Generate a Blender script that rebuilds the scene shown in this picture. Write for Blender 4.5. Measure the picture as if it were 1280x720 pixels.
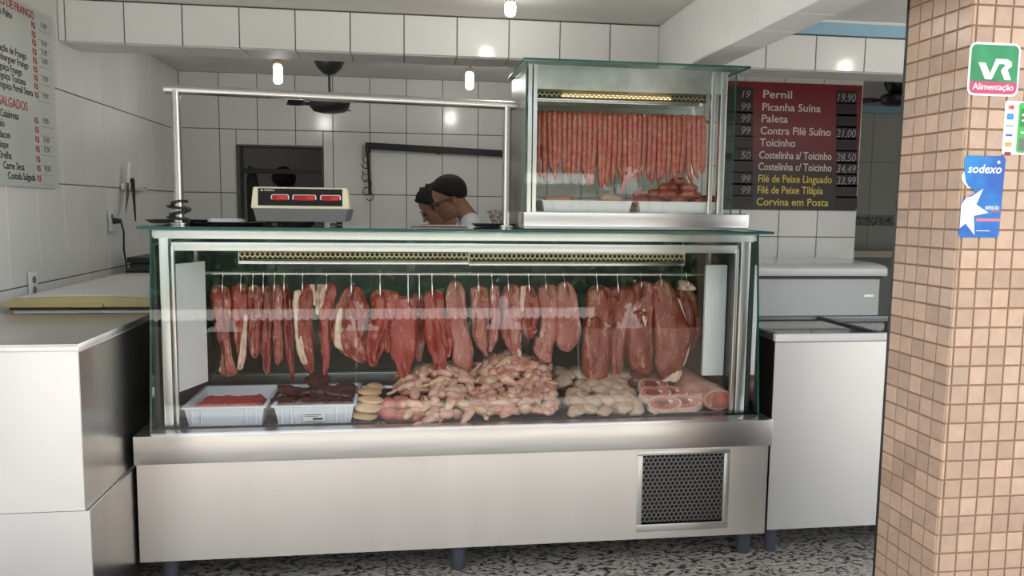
import bpy, bmesh, math, random
import numpy as np
from mathutils import Vector, Matrix, noise, Euler

for o in list(bpy.data.objects): bpy.data.objects.remove(o)
SC = bpy.context.scene
COL = SC.collection
R = math.radians
PI = math.pi

# ------------------------------------------------------------------ camera
F_PX, CAM_H = 975.0, 1.42
YAW, PITCH, ROLL = R(7.9), R(5.8), R(0.7)
_f = Vector((math.sin(YAW)*math.cos(PITCH), math.cos(YAW)*math.cos(PITCH), -math.sin(PITCH)))
_r0 = Vector((math.cos(YAW), -math.sin(YAW), 0)); _u0 = _r0.cross(_f)
_r = _r0*math.cos(ROLL) + _u0*math.sin(ROLL); _u = -_r0*math.sin(ROLL) + _u0*math.cos(ROLL)
CAM = Vector((0, 0, CAM_H))
cd = bpy.data.cameras.new('camera'); cd.sensor_width = 36; cd.lens = F_PX/1280*36; cd.clip_start = .02
cam = bpy.data.objects.new('camera', cd); COL.objects.link(cam)
cam.matrix_world = Matrix(((_r.x, _u.x, -_f.x, 0), (_r.y, _u.y, -_f.y, 0), (_r.z, _u.z, -_f.z, CAM_H), (0, 0, 0, 1)))
SC.camera = cam
def P(px, py, ax, v):
    """measured image point -> metres on the plane ax = v"""
    d = _r*((px-640)/F_PX) + _u*(-(py-360)/F_PX) + _f
    i = 'xyz'.index(ax); t = (v-CAM[i])/d[i]
    return CAM + d*t

# ------------------------------------------------------------------ world, sun, exposure
SC.view_settings.view_transform = 'Standard'; SC.view_settings.look = 'None'
SC.view_settings.gamma = 1; SC.view_settings.use_curve_mapping = False
SC.view_settings.exposure = 0.9
w = bpy.data.worlds.new('sky'); SC.world = w; w.use_nodes = True
wn = w.node_tree; wn.nodes.clear()
sky = wn.nodes.new('ShaderNodeTexSky'); sky.sky_type = 'NISHITA'; sky.sun_disc = False
sky.sun_elevation = R(60); sky.sun_rotation = R(0); sky.air_density = 1.0; sky.dust_density = 4.0; sky.ozone_density = .6
mixw = wn.nodes.new('ShaderNodeMixRGB'); mixw.inputs[0].default_value = .62
mixw.inputs[2].default_value = (4.6, 4.55, 4.5, 1)
bg = wn.nodes.new('ShaderNodeBackground'); bg.inputs[1].default_value = .32
wo = wn.nodes.new('ShaderNodeOutputWorld')
wn.links.new(sky.outputs[0], mixw.inputs[1]); wn.links.new(mixw.outputs[0], bg.inputs[0]); wn.links.new(bg.outputs[0], wo.inputs[0])
sd = bpy.data.lights.new('sun', 'SUN'); sd.energy = 4.0; sd.angle = R(2); sd.color = (1, .97, .93)
so = bpy.data.objects.new('sun', sd); COL.objects.link(so); so.rotation_euler = (R(-30), 0, R(12)); so.location = (0, 5, 12)

# ------------------------------------------------------------------ materials
MATS = {}
def mat(name, col, rough=.5, metal=0., var=0., vscale=20., col2=None, bump=0., bscale=60., coat=0., stretch=None, spec=.5,
        emit=None, estr=0., orand=0., sss=0., vmin=.35, vmax=.65, detail=4):
    if name in MATS: return MATS[name]
    m = bpy.data.materials.new(name); m.use_nodes = True; nt = m.node_tree; b = nt.nodes['Principled BSDF']
    L = nt.links.new
    b.inputs['Roughness'].default_value = rough; b.inputs['Metallic'].default_value = metal
    b.inputs['Base Color'].default_value = (*col, 1)
    b.inputs['Specular IOR Level'].default_value = spec
    if coat: b.inputs['Coat Weight'].default_value = coat; b.inputs['Coat Roughness'].default_value = .12
    if sss: b.inputs['Subsurface Weight'].default_value = sss; b.inputs['Subsurface Radius'].default_value = (.02, .008, .005); b.inputs['Subsurface Scale'].default_value = .5
    if emit: b.inputs['Emission Color'].default_value = (*emit, 1); b.inputs['Emission Strength'].default_value = estr
    tc = mp = None
    def coords():
        nonlocal tc, mp
        if mp is None:
            tc = nt.nodes.new('ShaderNodeTexCoord'); mp = nt.nodes.new('ShaderNodeMapping')
            oi = nt.nodes.new('ShaderNodeObjectInfo'); va = nt.nodes.new('ShaderNodeVectorMath'); va.operation = 'ADD'
            mu = nt.nodes.new('ShaderNodeMath'); mu.operation = 'MULTIPLY'; mu.inputs[1].default_value = 13.7
            L(oi.outputs['Random'], mu.inputs[0]); L(tc.outputs['Object'], va.inputs[0]); L(mu.outputs[0], va.inputs[1])
            L(va.outputs[0], mp.inputs[0])
            if stretch: mp.inputs['Scale'].default_value = stretch
        return mp.outputs[0]
    out = None
    if col2 is not None or var:
        n = nt.nodes.new('ShaderNodeTexNoise'); n.inputs['Scale'].default_value = vscale; n.inputs['Detail'].default_value = detail
        L(coords(), n.inputs['Vector'])
        rp = nt.nodes.new('ShaderNodeValToRGB')
        c2 = col2 if col2 is not None else tuple(max(0, c*(1-var)) for c in col)
        rp.color_ramp.elements[0].position = vmin; rp.color_ramp.elements[1].position = vmax
        rp.color_ramp.elements[0].color = (*col, 1); rp.color_ramp.elements[1].color = (*c2, 1)
        L(n.outputs['Fac'], rp.inputs[0]); out = rp.outputs[0]
    if orand:
        oi = nt.nodes.new('ShaderNodeObjectInfo'); mr = nt.nodes.new('ShaderNodeMapRange')
        mr.inputs['To Min'].default_value = 1-orand; mr.inputs['To Max'].default_value = 1+orand*.35
        L(oi.outputs['Random'], mr.inputs['Value'])
        mx = nt.nodes.new('ShaderNodeMixRGB'); mx.blend_type = 'MULTIPLY'; mx.inputs[0].default_value = 1
        if out: L(out, mx.inputs[1])
        else: mx.inputs[1].default_value = (*col, 1)
        L(mr.outputs[0], mx.inputs[2]); out = mx.outputs[0]
    if out: L(out, b.inputs['Base Color'])
    if bump:
        n = nt.nodes.new('ShaderNodeTexNoise'); n.inputs['Scale'].default_value = bscale; n.inputs['Detail'].default_value = 5
        L(coords(), n.inputs['Vector'])
        bp = nt.nodes.new('ShaderNodeBump'); bp.inputs['Strength'].default_value = bump; bp.inputs['Distance'].default_value = .01
        L(n.outputs['Fac'], bp.inputs['Height']); L(bp.outputs[0], b.inputs['Normal'])
    MATS[name] = m
    return m

def glass_mat(name, tint, rough=0., refl=1.0, ior=1.5):
    m = bpy.data.materials.new(name); m.use_nodes = True; nt = m.node_tree; nt.nodes.clear(); L = nt.links.new
    o = nt.nodes.new('ShaderNodeOutputMaterial'); t = nt.nodes.new('ShaderNodeBsdfTransparent'); t.inputs[0].default_value = (*tint, 1)
    g = nt.nodes.new('ShaderNodeBsdfGlossy'); g.inputs['Roughness'].default_value = rough; g.inputs['Color'].default_value = (refl, refl, refl, 1)
    fr = nt.nodes.new('ShaderNodeFresnel'); fr.inputs[0].default_value = ior
    mx = nt.nodes.new('ShaderNodeMixShader'); L(fr.outputs[0], mx.inputs[0]); L(t.outputs[0], mx.inputs[1]); L(g.outputs[0], mx.inputs[2]); L(mx.outputs[0], o.inputs[0])
    MATS[name] = m
    return m

tile_w = mat('white_ceramic_tile', (.79, .795, .77), .16, orand=.05, bump=.04, bscale=3, spec=.5)
tile_w2 = mat('white_ceramic_header', (.85, .86, .845), .14, orand=.04, spec=.5)
tile_u = mat('matt_white_tile', (.76, .755, .73), .6, orand=.04)
grout = mat('dark_grout', (.10, .09, .08), .9)
grout_l = mat('light_grout', (.30, .29, .27), .9)
plaster = mat('plaster', (.80, .78, .74), .85, var=.08, vscale=3)
steel = mat('brushed_steel', (.78, .76, .73), .30, 1., var=.10, vscale=5, stretch=(.6, 1, 8), bump=.02, bscale=4)
steel_f = mat('satin_steel_panel', (.93, .885, .83), .38, 1., var=.07, vscale=2.2, stretch=(2.2, 1, .5), bump=.05, bscale=2.5)
steel_b = mat('polished_steel', (.66, .64, .62), .22, 1.)
alu = mat('anodised_aluminium', (.74, .74, .71), .32, 1., bump=.01, bscale=30)
whitemetal = mat('white_enamel', (.80, .79, .76), .35, var=.06, vscale=4)
whiteplastic = mat('white_plastic', (.78, .78, .76), .4, sss=0)
pale_plastic = mat('translucent_white_plastic', (.74, .75, .80), .35)
blackp = mat('black_plastic', (.018, .018, .02), .4)
black_metal = mat('black_metal', (.02, .02, .022), .45, .2)
dark = mat('dark_cavity', (.012, .012, .012), .8)
legmat = mat('blue_grey_plastic_leg', (.055, .06, .075), .5)
cream = mat('cream_plastic', (.72, .66, .46), .45)
greyp = mat('grey_plastic', (.16, .16, .15), .5)
yellow = mat('yellowed_plastic', (.46, .38, .17), .5, var=.15, vscale=6)
brown = mat('brown_rubber', (.07, .035, .02), .7)
glass = glass_mat('clear_glass', (.93, .965, .95), 0, 1.0, 1.68)
glass_s = glass_mat('side_glass', (.86, .93, .90), 0, 1.0, 1.5)
glass_edge = mat('green_glass_edge', (.018, .095, .080), .15, coat=.3)
glass_top = glass_mat('green_top_glass', (.62, .80, .74), 0.02, 1.0, 1.5)
back_panel = mat('dark_green_grey_panel', (.075, .09, .085), .35, .3)

MEAT = {}
def meat_mat(name, c1, c2, fat, fpos=.62, rough=.36, sc=18):
    m = bpy.data.materials.new(name); m.use_nodes = True; nt = m.node_tree; b = nt.nodes['Principled BSDF']; L = nt.links.new
    b.inputs['Roughness'].default_value = rough; b.inputs['Coat Weight'].default_value = .35; b.inputs['Coat Roughness'].default_value = .25
    tc = nt.nodes.new('ShaderNodeTexCoord'); oi = nt.nodes.new('ShaderNodeObjectInfo')
    mu = nt.nodes.new('ShaderNodeMath'); mu.operation = 'MULTIPLY'; mu.inputs[1].default_value = 9.3; L(oi.outputs['Random'], mu.inputs[0])
    va = nt.nodes.new('ShaderNodeVectorMath'); va.operation = 'ADD'; L(tc.outputs['Object'], va.inputs[0]); L(mu.outputs[0], va.inputs[1])
    mp = nt.nodes.new('ShaderNodeMapping'); mp.inputs['Scale'].default_value = (1.6, 1.6, .55); L(va.outputs[0], mp.inputs[0])
    n1 = nt.nodes.new('ShaderNodeTexNoise'); n1.inputs['Scale'].default_value = 9; n1.inputs['Detail'].default_value = 5; L(mp.outputs[0], n1.inputs['Vector'])
    r1 = nt.nodes.new('ShaderNodeValToRGB'); r1.color_ramp.elements[0].position = .35; r1.color_ramp.elements[1].position = .68
    r1.color_ramp.elements[0].color = (*c1, 1); r1.color_ramp.elements[1].color = (*c2, 1); L(n1.outputs['Fac'], r1.inputs[0])
    n2 = nt.nodes.new('ShaderNodeTexNoise'); n2.inputs['Scale'].default_value = sc; n2.inputs['Detail'].default_value = 6; n2.inputs['Roughness'].default_value = .62; n2.inputs['Distortion'].default_value = .8; L(mp.outputs[0], n2.inputs['Vector'])
    r2 = nt.nodes.new('ShaderNodeValToRGB'); r2.color_ramp.elements[0].position = fpos; r2.color_ramp.elements[1].position = fpos+.09
    r2.color_ramp.elements[0].color = (0, 0, 0, 1); r2.color_ramp.elements[1].color = (.85, .85, .85, 1); L(n2.outputs['Fac'], r2.inputs[0])
    mx = nt.nodes.new('ShaderNodeMixRGB'); L(r2.outputs[0], mx.inputs[0]); L(r1.outputs[0], mx.inputs[1]); mx.inputs[2].default_value = (*fat, 1)
    n3 = nt.nodes.new('ShaderNodeTexNoise'); n3.inputs['Scale'].default_value = 7; n3.inputs['Detail'].default_value = 2; n3.inputs['Distortion'].default_value = 1.5; mp3 = nt.nodes.new('ShaderNodeMapping'); mp3.inputs['Scale'].default_value = (2.6, 2.6, .6); L(va.outputs[0], mp3.inputs[0]); L(mp3.outputs[0], n3.inputs['Vector'])
    r3 = nt.nodes.new('ShaderNodeValToRGB'); e3 = r3.color_ramp.elements
    e3[0].position = .485; e3[0].color = (0, 0, 0, 1); e3[1].position = .515; e3[1].color = (0, 0, 0, 1); q3 = e3.new(.50); q3.color = (.45, .45, .45, 1); L(n3.outputs['Fac'], r3.inputs[0])
    mx2 = nt.nodes.new('ShaderNodeMixRGB'); L(r3.outputs[0], mx2.inputs[0]); L(mx.outputs[0], mx2.inputs[1]); mx2.inputs[2].default_value = (*fat, 1)
    L(mx2.outputs[0], b.inputs['Base Color'])
    bp = nt.nodes.new('ShaderNodeBump'); bp.inputs['Strength'].default_value = .35; bp.inputs['Distance'].default_value = .006
    L(n2.outputs['Fac'], bp.inputs['Height']); L(bp.outputs[0], b.inputs['Normal'])
    MATS[name] = m; return m
beef = meat_mat('fresh_beef', (.25, .026, .016), (.40, .085, .055), (.72, .46, .36), .585)
beef_d = meat_mat('dark_beef', (.19, .016, .012), (.31, .045, .032), (.62, .30, .24), .61)
beef_r = meat_mat('lean_red_beef', (.29, .022, .015), (.40, .062, .040), (.66, .28, .20), .61)
pork = meat_mat('pink_pork', (.33, .080, .058), (.45, .150, .112), (.78, .56, .46), .60)
sirloin = meat_mat('sirloin', (.20, .020, .010), (.31, .058, .030), (.70, .42, .30), .62)
fatm = mat('beef_fat', (.78, .62, .45), .42, col2=(.70, .42, .32), vscale=26, coat=.3, bump=.25, bscale=40)
chick = mat('raw_chicken', (.72, .46, .35), .36, col2=(.60, .27, .20), vscale=24, coat=.4, bump=.35, bscale=55, orand=.14)
chick_y = mat('chicken_skin', (.66, .44, .28), .36, col2=(.60, .31, .18), vscale=20, coat=.35, bump=.3, bscale=50, orand=.15)
chick_o = mat('chicken_offcut', (.68, .38, .27), .38, col2=(.56, .20, .14), vscale=30, coat=.4, bump=.45, bscale=70, orand=.18)
pale_f = mat('pale_fillet', (.57, .40, .29), .36, col2=(.50, .30, .20), vscale=14, coat=.35, bump=.15, bscale=30, orand=.10)
pinkm = mat('pink_meat', (.66, .23, .18), .4, col2=(.58, .15, .12), vscale=22, coat=.35, bump=.25, bscale=40, orand=.1)
ground = mat('ground_beef', (.50, .035, .035), .5, col2=(.56, .10, .085), vscale=90, bump=.9, bscale=140)
liver = mat('liver', (.045, .010, .010), .28, col2=(.085, .018, .018), vscale=12, coat=.4)
saus = mat('fresh_sausage', (.44, .08, .055), .38, col2=(.56, .20, .145), vscale=60, coat=.4, orand=.15, vmin=.42, vmax=.7)
chor = mat('smoked_sausage_skin', (.21, .026, .014), .33, col2=(.32, .055, .024), vscale=18, coat=.4, orand=.2)
bone = mat('bone', (.76, .66, .52), .5)
skin = mat('skin', (.40, .20, .13), .5, var=.12, vscale=14)
hairm = mat('dark_hair', (.009, .007, .006), .7, bump=.6, bscale=120)
shirt = mat('white_shirt', (.70, .72, .74), .8, bump=.1, bscale=12)
trous = mat('dark_trousers', (.03, .03, .04), .8)

# ------------------------------------------------------------------ mesh builder
class MB:
    def __init__(s): s.v = []; s.f = []; s.mi = []; s.cur = 0
    def add(s, vs, fs):
        o = len(s.v); s.v += [tuple(v) for v in vs]; s.f += [tuple(i+o for i in f) for f in fs]; s.mi += [s.cur]*len(fs); return s
    def box(s, x0, x1, y0, y1, z0, z1):
        if x0 > x1: x0, x1 = x1, x0
        if y0 > y1: y0, y1 = y1, y0
        if z0 > z1: z0, z1 = z1, z0
        v = [(x0,y0,z0),(x1,y0,z0),(x1,y1,z0),(x0,y1,z0),(x0,y0,z1),(x1,y0,z1),(x1,y1,z1),(x0,y1,z1)]
        return s.add(v, [(0,3,2,1),(4,5,6,7),(0,1,5,4),(1,2,6,5),(2,3,7,6),(3,0,4,7)])
    def bbox(s, x0, x1, y0, y1, z0, z1, b=.004):
        b = min(b, abs(x1-x0)*.45, abs(y1-y0)*.45, abs(z1-z0)*.45)
        bm = bmesh.new(); bmesh.ops.create_cube(bm, size=1)
        for q in bm.verts:
            q.co = Vector(((x0+x1)/2+q.co.x*abs(x1-x0), (y0+y1)/2+q.co.y*abs(y1-y0), (z0+z1)/2+q.co.z*abs(z1-z0)))
        bmesh.ops.bevel(bm, geom=list(bm.edges), offset=b, segments=2, affect='EDGES', profile=.6)
        bm.verts.index_update()
        s.add([tuple(q.co) for q in bm.verts], [tuple(q.index for q in f.verts) for f in bm.faces]); bm.free(); return s
    def prism(s, poly, ax, a, b):
        """poly of 2D points extruded along axis ax from a to b"""
        n = len(poly)
        def m(p, t): return {'x': (t, p[0], p[1]), 'y': (p[0], t, p[1]), 'z': (p[0], p[1], t)}[ax]
        v = [m(p, a) for p in poly]+[m(p, b) for p in poly]
        fs = [tuple(range(n)), tuple(range(2*n-1, n-1, -1))]+[(i, i+n, (i+1) % n+n, (i+1) % n) for i in range(n)]
        return s.add(v, fs)
    def tube(s, pts, r, seg=10, caps=True, flat=1.0):
        pts = [Vector(p) for p in pts]; n = len(pts)
        rs = r if isinstance(r, (list, tuple)) else [r]*n
        vs = []; prev = None
        for i, p in enumerate(pts):
            t = (pts[min(i+1, n-1)]-pts[max(i-1, 0)]).normalized()
            if prev is None:
                up = Vector((0, 0, 1)) if abs(t.z) < .9 else Vector((1, 0, 0))
                a = t.cross(up).normalized()
            else: a = (prev-t*prev.dot(t)).normalized()
            b = t.cross(a); prev = a
            for k in range(seg):
                q = 2*PI*k/seg; vs.append(p+(a*math.cos(q)+b*math.sin(q)*flat)*rs[i])
        fs = [(i*seg+k, i*seg+(k+1) % seg, (i+1)*seg+(k+1) % seg, (i+1)*seg+k) for i in range(n-1) for k in range(seg)]
        if caps: fs += [tuple(range(seg-1, -1, -1)), tuple((n-1)*seg+k for k in range(seg))]
        return s.add(vs, fs)
    def lathe(s, prof, c=(0,0,0), seg=20, M=None):
        """prof: (r, z) pairs; around z through c; M optional matrix"""
        vs = []
        for r, z in prof:
            for k in range(seg):
                q = 2*PI*k/seg; v = Vector((r*math.cos(q), r*math.sin(q), z))
                if M: v = M @ v
                vs.append(v+Vector(c))
        n = len(prof)
        fs = [(i*seg+k, i*seg+(k+1) % seg, (i+1)*seg+(k+1) % seg, (i+1)*seg+k) for i in range(n-1) for k in range(seg)]
        fs += [tuple(range(seg-1, -1, -1)), tuple((n-1)*seg+k for k in range(seg))]
        return s.add(vs, fs)
    def ell(s, c, r, M=None, nu=16, nv=10, fn=None):
        vs = []; c = Vector(c)
        for j in range(nv+1):
            th = PI*j/nv
            for i in range(nu):
                ph = 2*PI*i/nu
                d = Vector((math.sin(th)*math.cos(ph), math.sin(th)*math.sin(ph), math.cos(th)))
                k = fn(d) if fn else 1
                v = Vector((d.x*r[0], d.y*r[1], d.z*r[2]))*k
                if M: v = M @ v
                vs.append(c+v)
        fs = [(j*nu+i, (j+1)*nu+i, (j+1)*nu+(i+1) % nu, j*nu+(i+1) % nu) for j in range(nv) for i in range(nu)]
        return s.add(vs, fs)
    def mesh(s, name, mats, smooth=0., off=None):
        me = bpy.data.meshes.new(name)
        vs = s.v if off is None else [(v[0]-off[0], v[1]-off[1], v[2]-off[2]) for v in s.v]
        me.from_pydata(vs, [], s.f)
        for m in (mats if isinstance(mats, (list, tuple)) else [mats]): me.materials.append(m)
        if any(s.mi): me.polygons.foreach_set('material_index', s.mi)
        bm = bmesh.new(); bm.from_mesh(me)
        bmesh.ops.remove_doubles(bm, verts=bm.verts, dist=1e-6)
        bmesh.ops.recalc_face_normals(bm, faces=bm.faces); bm.to_mesh(me); bm.free()
        if smooth:
            me.polygons.foreach_set('use_smooth', [True]*len(me.polygons))
            me.set_sharp_from_angle(angle=R(smooth))
        me.update()
        return me
WL = {}
def wl(o): return WL.get(o.name, Vector((0, 0, 0)))
def obj(name, mb, m, parent=None, smooth=0.):
    """link a mesh built in world coordinates (in the parent's local frame if the parent is a local-built thing)"""
    off = wl(parent) if parent else None
    me = mb.mesh(name, m, smooth, off) if isinstance(mb, MB) else mb
    o = bpy.data.objects.new(name, me); COL.objects.link(o)
    if parent: o.parent = parent; WL[o.name] = wl(parent)
    else: WL[o.name] = Vector((0, 0, 0))
    return o
def inst(name, me, parent=None, loc=(0,0,0), rot=(0,0,0), scale=(1,1,1)):
    o = bpy.data.objects.new(name, me); COL.objects.link(o)
    l = Vector(loc)
    if parent: o.parent = parent; l = l-wl(parent)
    o.location = l; o.rotation_euler = rot; o.scale = scale
    WL[o.name] = Vector(loc)
    return o
def tag(o, label, cat, group=None, kind=None):
    o['label'] = label; o['category'] = cat
    if group: o['group'] = group
    if kind: o['kind'] = kind
    return o
def thing(name, label, cat, loc=(0,0,0), group=None):
    o = bpy.data.objects.new(name, None); COL.objects.link(o); o.location = loc; o.empty_display_size = .05
    WL[o.name] = Vector(loc); return tag(o, label, cat, group)
def solo(name, mb, m, label, cat, group=None, smooth=0., base=None):
    """a thing that is one mesh, with its origin at its own base"""
    if base is None:
        a = np.array(mb.v); base = Vector(((a[:,0].min()+a[:,0].max())/2, (a[:,1].min()+a[:,1].max())/2, a[:,2].min()))
    me = mb.mesh(name, m, smooth, base)
    o = bpy.data.objects.new(name, me); COL.objects.link(o); o.location = base; WL[o.name] = Vector(base)
    return tag(o, label, cat, group)
def struct(name, mb, m, label=None, parent=None, smooth=0.):
    o = obj(name, mb, m, parent, smooth)
    if not parent: o['kind'] = 'structure'
    if label: o['label'] = label
    return o
def text_mesh(body, size, m, align='LEFT', bold=0., depth=.0006, shear=0., sx=1.0, spacing=1.0):
    cu = bpy.data.curves.new('lettering', 'FONT'); cu.body = body; cu.size = size; cu.align_x = align
    cu.offset = bold*size; cu.extrude = depth; cu.shear = shear; cu.space_character = spacing; cu.resolution_u = 3
    t = bpy.data.objects.new('lettering', cu); COL.objects.link(t)
    dg = bpy.context.evaluated_depsgraph_get(); me = bpy.data.meshes.new_from_object(t.evaluated_get(dg))
    bpy.data.objects.remove(t); me.name = 'lettering'
    if sx != 1: me.transform(Matrix.Diagonal((sx, 1, 1, 1)))
    me.materials.clear(); me.materials.append(m)
    return me
FRONT = (PI/2, 0, 0); LEFTW = (PI/2, 0, PI/2)     # facing -y, facing +x
def text(body, size, m, parent, loc, rot=FRONT, name='lettering', **k):
    return inst(name, text_mesh(body, size, m, **k), parent, loc, rot)
def rrect(x0, x1, z0, z1, r, n=5):
    pts = []
    for cx, cz, a0 in ((x1-r, z1-r, 0), (x0+r, z1-r, 90), (x0+r, z0+r, 180), (x1-r, z0+r, 270)):
        for i in range(n+1):
            a = R(a0+90*i/n); pts.append((cx+r*math.cos(a), cz+r*math.sin(a)))
    return pts

# ------------------------------------------------------------------ tiles
_tc = {}
def tile_mesh(wd, ht, m, th=.006, ch=.0018):
    k = (round(wd, 4), round(ht, 4), m.name, th)
    if k in _tc: return _tc[k]
    mb = MB(); a, b = wd/2, ht/2
    v = [(-a,0,-b),(a,0,-b),(a,0,b),(-a,0,b), (-a,-th+ch,-b),(a,-th+ch,-b),(a,-th+ch,b),(-a,-th+ch,b),
         (-a+ch,-th,-b+ch),(a-ch,-th,-b+ch),(a-ch,-th,b-ch),(-a+ch,-th,b-ch)]
    f = [(0,1,5,4),(1,2,6,5),(2,3,7,6),(3,0,4,7),(4,5,9,8),(5,6,10,9),(6,7,11,10),(7,4,8,11),(8,9,10,11)]
    mb.add(v, f); _tc[k] = mb.mesh('tile', m); return _tc[k]
def sub_rects(r, holes):
    rs = [r]
    for h in holes:
        nr = []
        for (a, b, c, d) in rs:
            if h[1] <= a or h[0] >= b or h[3] <= c or h[2] >= d: nr.append((a, b, c, d)); continue
            if h[0] > a: nr.append((a, h[0], c, d))
            if h[1] < b: nr.append((h[1], b, c, d))
            a2, b2 = max(a, h[0]), min(b, h[1])
            if h[2] > c: nr.append((a2, b2, c, h[2]))
            if h[3] < d: nr.append((a2, b2, h[3], d))
        rs = nr
    return [q for q in rs if q[1]-q[0] > .012 and q[3]-q[2] > .012]
def tile_face(parent, face, const, us, vs, m, gap=.005, holes=(), name='wall_tile', th=.006, only=None):
    """face: '-y','+x','-x','-z'. us / vs: joint lines along the face"""
    for i in range(len(us)-1):
        for j in range(len(vs)-1):
            for (a, b, c, d) in sub_rects((us[i], us[i+1], vs[j], vs[j+1]), holes):
                if only and not only((a+b)/2, (c+d)/2): continue
                me = tile_mesh(b-a-gap, d-c-gap, m, th)
                u, v = (a+b)/2, (c+d)/2
                if face == '-y': inst(name, me, parent, (u, const, v), (0, 0, 0))
                elif face == '+x': inst(name, me, parent, (const, u, v), (0, 0, PI/2))
                elif face == '-x': inst(name, me, parent, (const, u, v), (0, 0, -PI/2))
                elif face == '-z': inst(name, me, parent, (u, v, const), (PI/2, 0, 0))
                elif face == '+z': inst(name, me, parent, (u, v, const), (-PI/2, 0, 0))
def lines(x0, x1, start, pitch):
    n = math.floor((start-x0)/pitch); a = start-n*pitch; out = [x0]
    if a-x0 > .015: out.append(a)
    while a+pitch < x1-.015: a += pitch; out.append(a)
    out.append(x1); return out

# ================================================================== STRUCTURE
XL, YB, YS, ZC = -1.58, 5.9, 3.95, 2.36     # left wall, back wall, header front, ceiling
# floor
def floor_material():
    m = bpy.data.materials.new('granite_look_tile'); m.use_nodes = True; nt = m.node_tree; b = nt.nodes['Principled BSDF']; L = nt.links.new
    tc = nt.nodes.new('ShaderNodeTexCoord'); oi = nt.nodes.new('ShaderNodeObjectInfo')
    va = nt.nodes.new('ShaderNodeVectorMath'); va.operation = 'ADD'; mu = nt.nodes.new('ShaderNodeMath'); mu.operation = 'MULTIPLY'; mu.inputs[1].default_value = 7
    L(oi.outputs['Random'], mu.inputs[0]); L(tc.outputs['Object'], va.inputs[0]); L(mu.outputs[0], va.inputs[1])
    mp = nt.nodes.new('ShaderNodeMapping'); mp.inputs['Rotation'].default_value = (0, R(30), 0); mp.inputs['Scale'].default_value = (1.0, 1, 1.9); L(va.outputs[0], mp.inputs[0])
    n1 = nt.nodes.new('ShaderNodeTexNoise'); n1.inputs['Scale'].default_value = 42; n1.inputs['Detail'].default_value = 3; n1.inputs['Roughness'].default_value = .6; L(mp.outputs[0], n1.inputs['Vector'])
    r1 = nt.nodes.new('ShaderNodeValToRGB'); e = r1.color_ramp.elements
    e[0].position = .42; e[0].color = (.035, .033, .032, 1); e[1].position = .485; e[1].color = (.40, .37, .31, 1)
    q = e.new(.62); q.color = (.52, .48, .41, 1); q = e.new(.75); q.color = (.22, .22, .21, 1)
    L(n1.outputs['Fac'], r1.inputs[0])
    n2 = nt.nodes.new('ShaderNodeTexNoise'); n2.inputs['Scale'].default_value = 5; L(va.outputs[0], n2.inputs['Vector'])
    mx = nt.nodes.new('ShaderNodeMixRGB'); mx.blend_type = 'MULTIPLY'; mx.inputs[0].default_value = .35; L(r1.outputs[0], mx.inputs[1]); L(n2.outputs['Fac'], mx.inputs[2])
    L(mx.outputs[0], b.inputs['Base Color']); b.inputs['Roughness'].default_value = .35
    return m
fm = floor_material()
fl = struct('floor', MB().box(XL-.1, 5.2, 1.7, 7.6, -.1, -.008), grout_l, 'speckled black and cream granite-look tiled shop floor')
tile_face(fl, '+z', -.008, lines(XL, 3.5, .433, .505), lines(1.7, 4.0, 2.86, .505), fm, gap=.004, name='floor_tile', th=.008)
struct('pavement', MB().box(-14, 14, -4.6, 1.7, -.12, -.015), mat('pale_concrete', (.56, .53, .475), .9, var=.2, vscale=1.5), 'pale concrete pavement outside the shop')
struct('road', MB().box(-14, 14, -12.0, -4.6, -.3, -.14), mat('asphalt', (.16, .15, .14), .95, var=.25, vscale=8), 'grey asphalt street')
struct('far_pavement', MB().box(-14, 14, -22, -12.0, -.3, -.02), MATS['pale_concrete'], 'pale pavement on the far side of the street')

# walls
WIN = (-1.195, -.585, 1.18, 1.855)          # serving hatch in the back wall
wlft = struct('wall_left', MB().box(XL-.12, XL-.006, 1.7, YB+.12, 0, ZC+.1), grout, 'left wall of large white glazed tiles')
tile_face(wlft, '+x', XL-.006, lines(1.7, YB, 3.93, .268), [0, .2, .635, 1.07, 1.509, 1.944, ZC], tile_w)
mb = MB()
for (a, b, c, d) in sub_rects((XL-.1, 1.75, 0, ZC+.1), [WIN]): mb.box(a, b, YB+.006, YB+.12, c, d)
wb = struct('wall_back', mb, grout, 'back wall of large white glazed tiles with a dark serving hatch')
tile_face(wb, '-y', YB+.006, lines(XL, 1.7, -1.31, .2655), [0, .16, .61, 1.06, 1.51, 1.965, ZC], tile_w, holes=[WIN])
# return + menu wall
wm = struct('wall_right', MB().box(1.706, 2.95, 4.806, 4.92, 0, 2.45).box(1.706, 1.80, 4.9, YB+.1, 0, 2.45), grout, 'white tiled wall behind the price board')
tile_face(wm, '-y', 4.806, lines(1.70, 2.95, 2.41, .266), [0, .36, .81, 1.26, 1.71, 2.16, 2.42], tile_w)
tile_face(wm, '-x', 1.706, lines(4.81, YB, 5.0, .266), [0, .16, .61, 1.06, 1.51, 1.965, ZC], tile_w)
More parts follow.
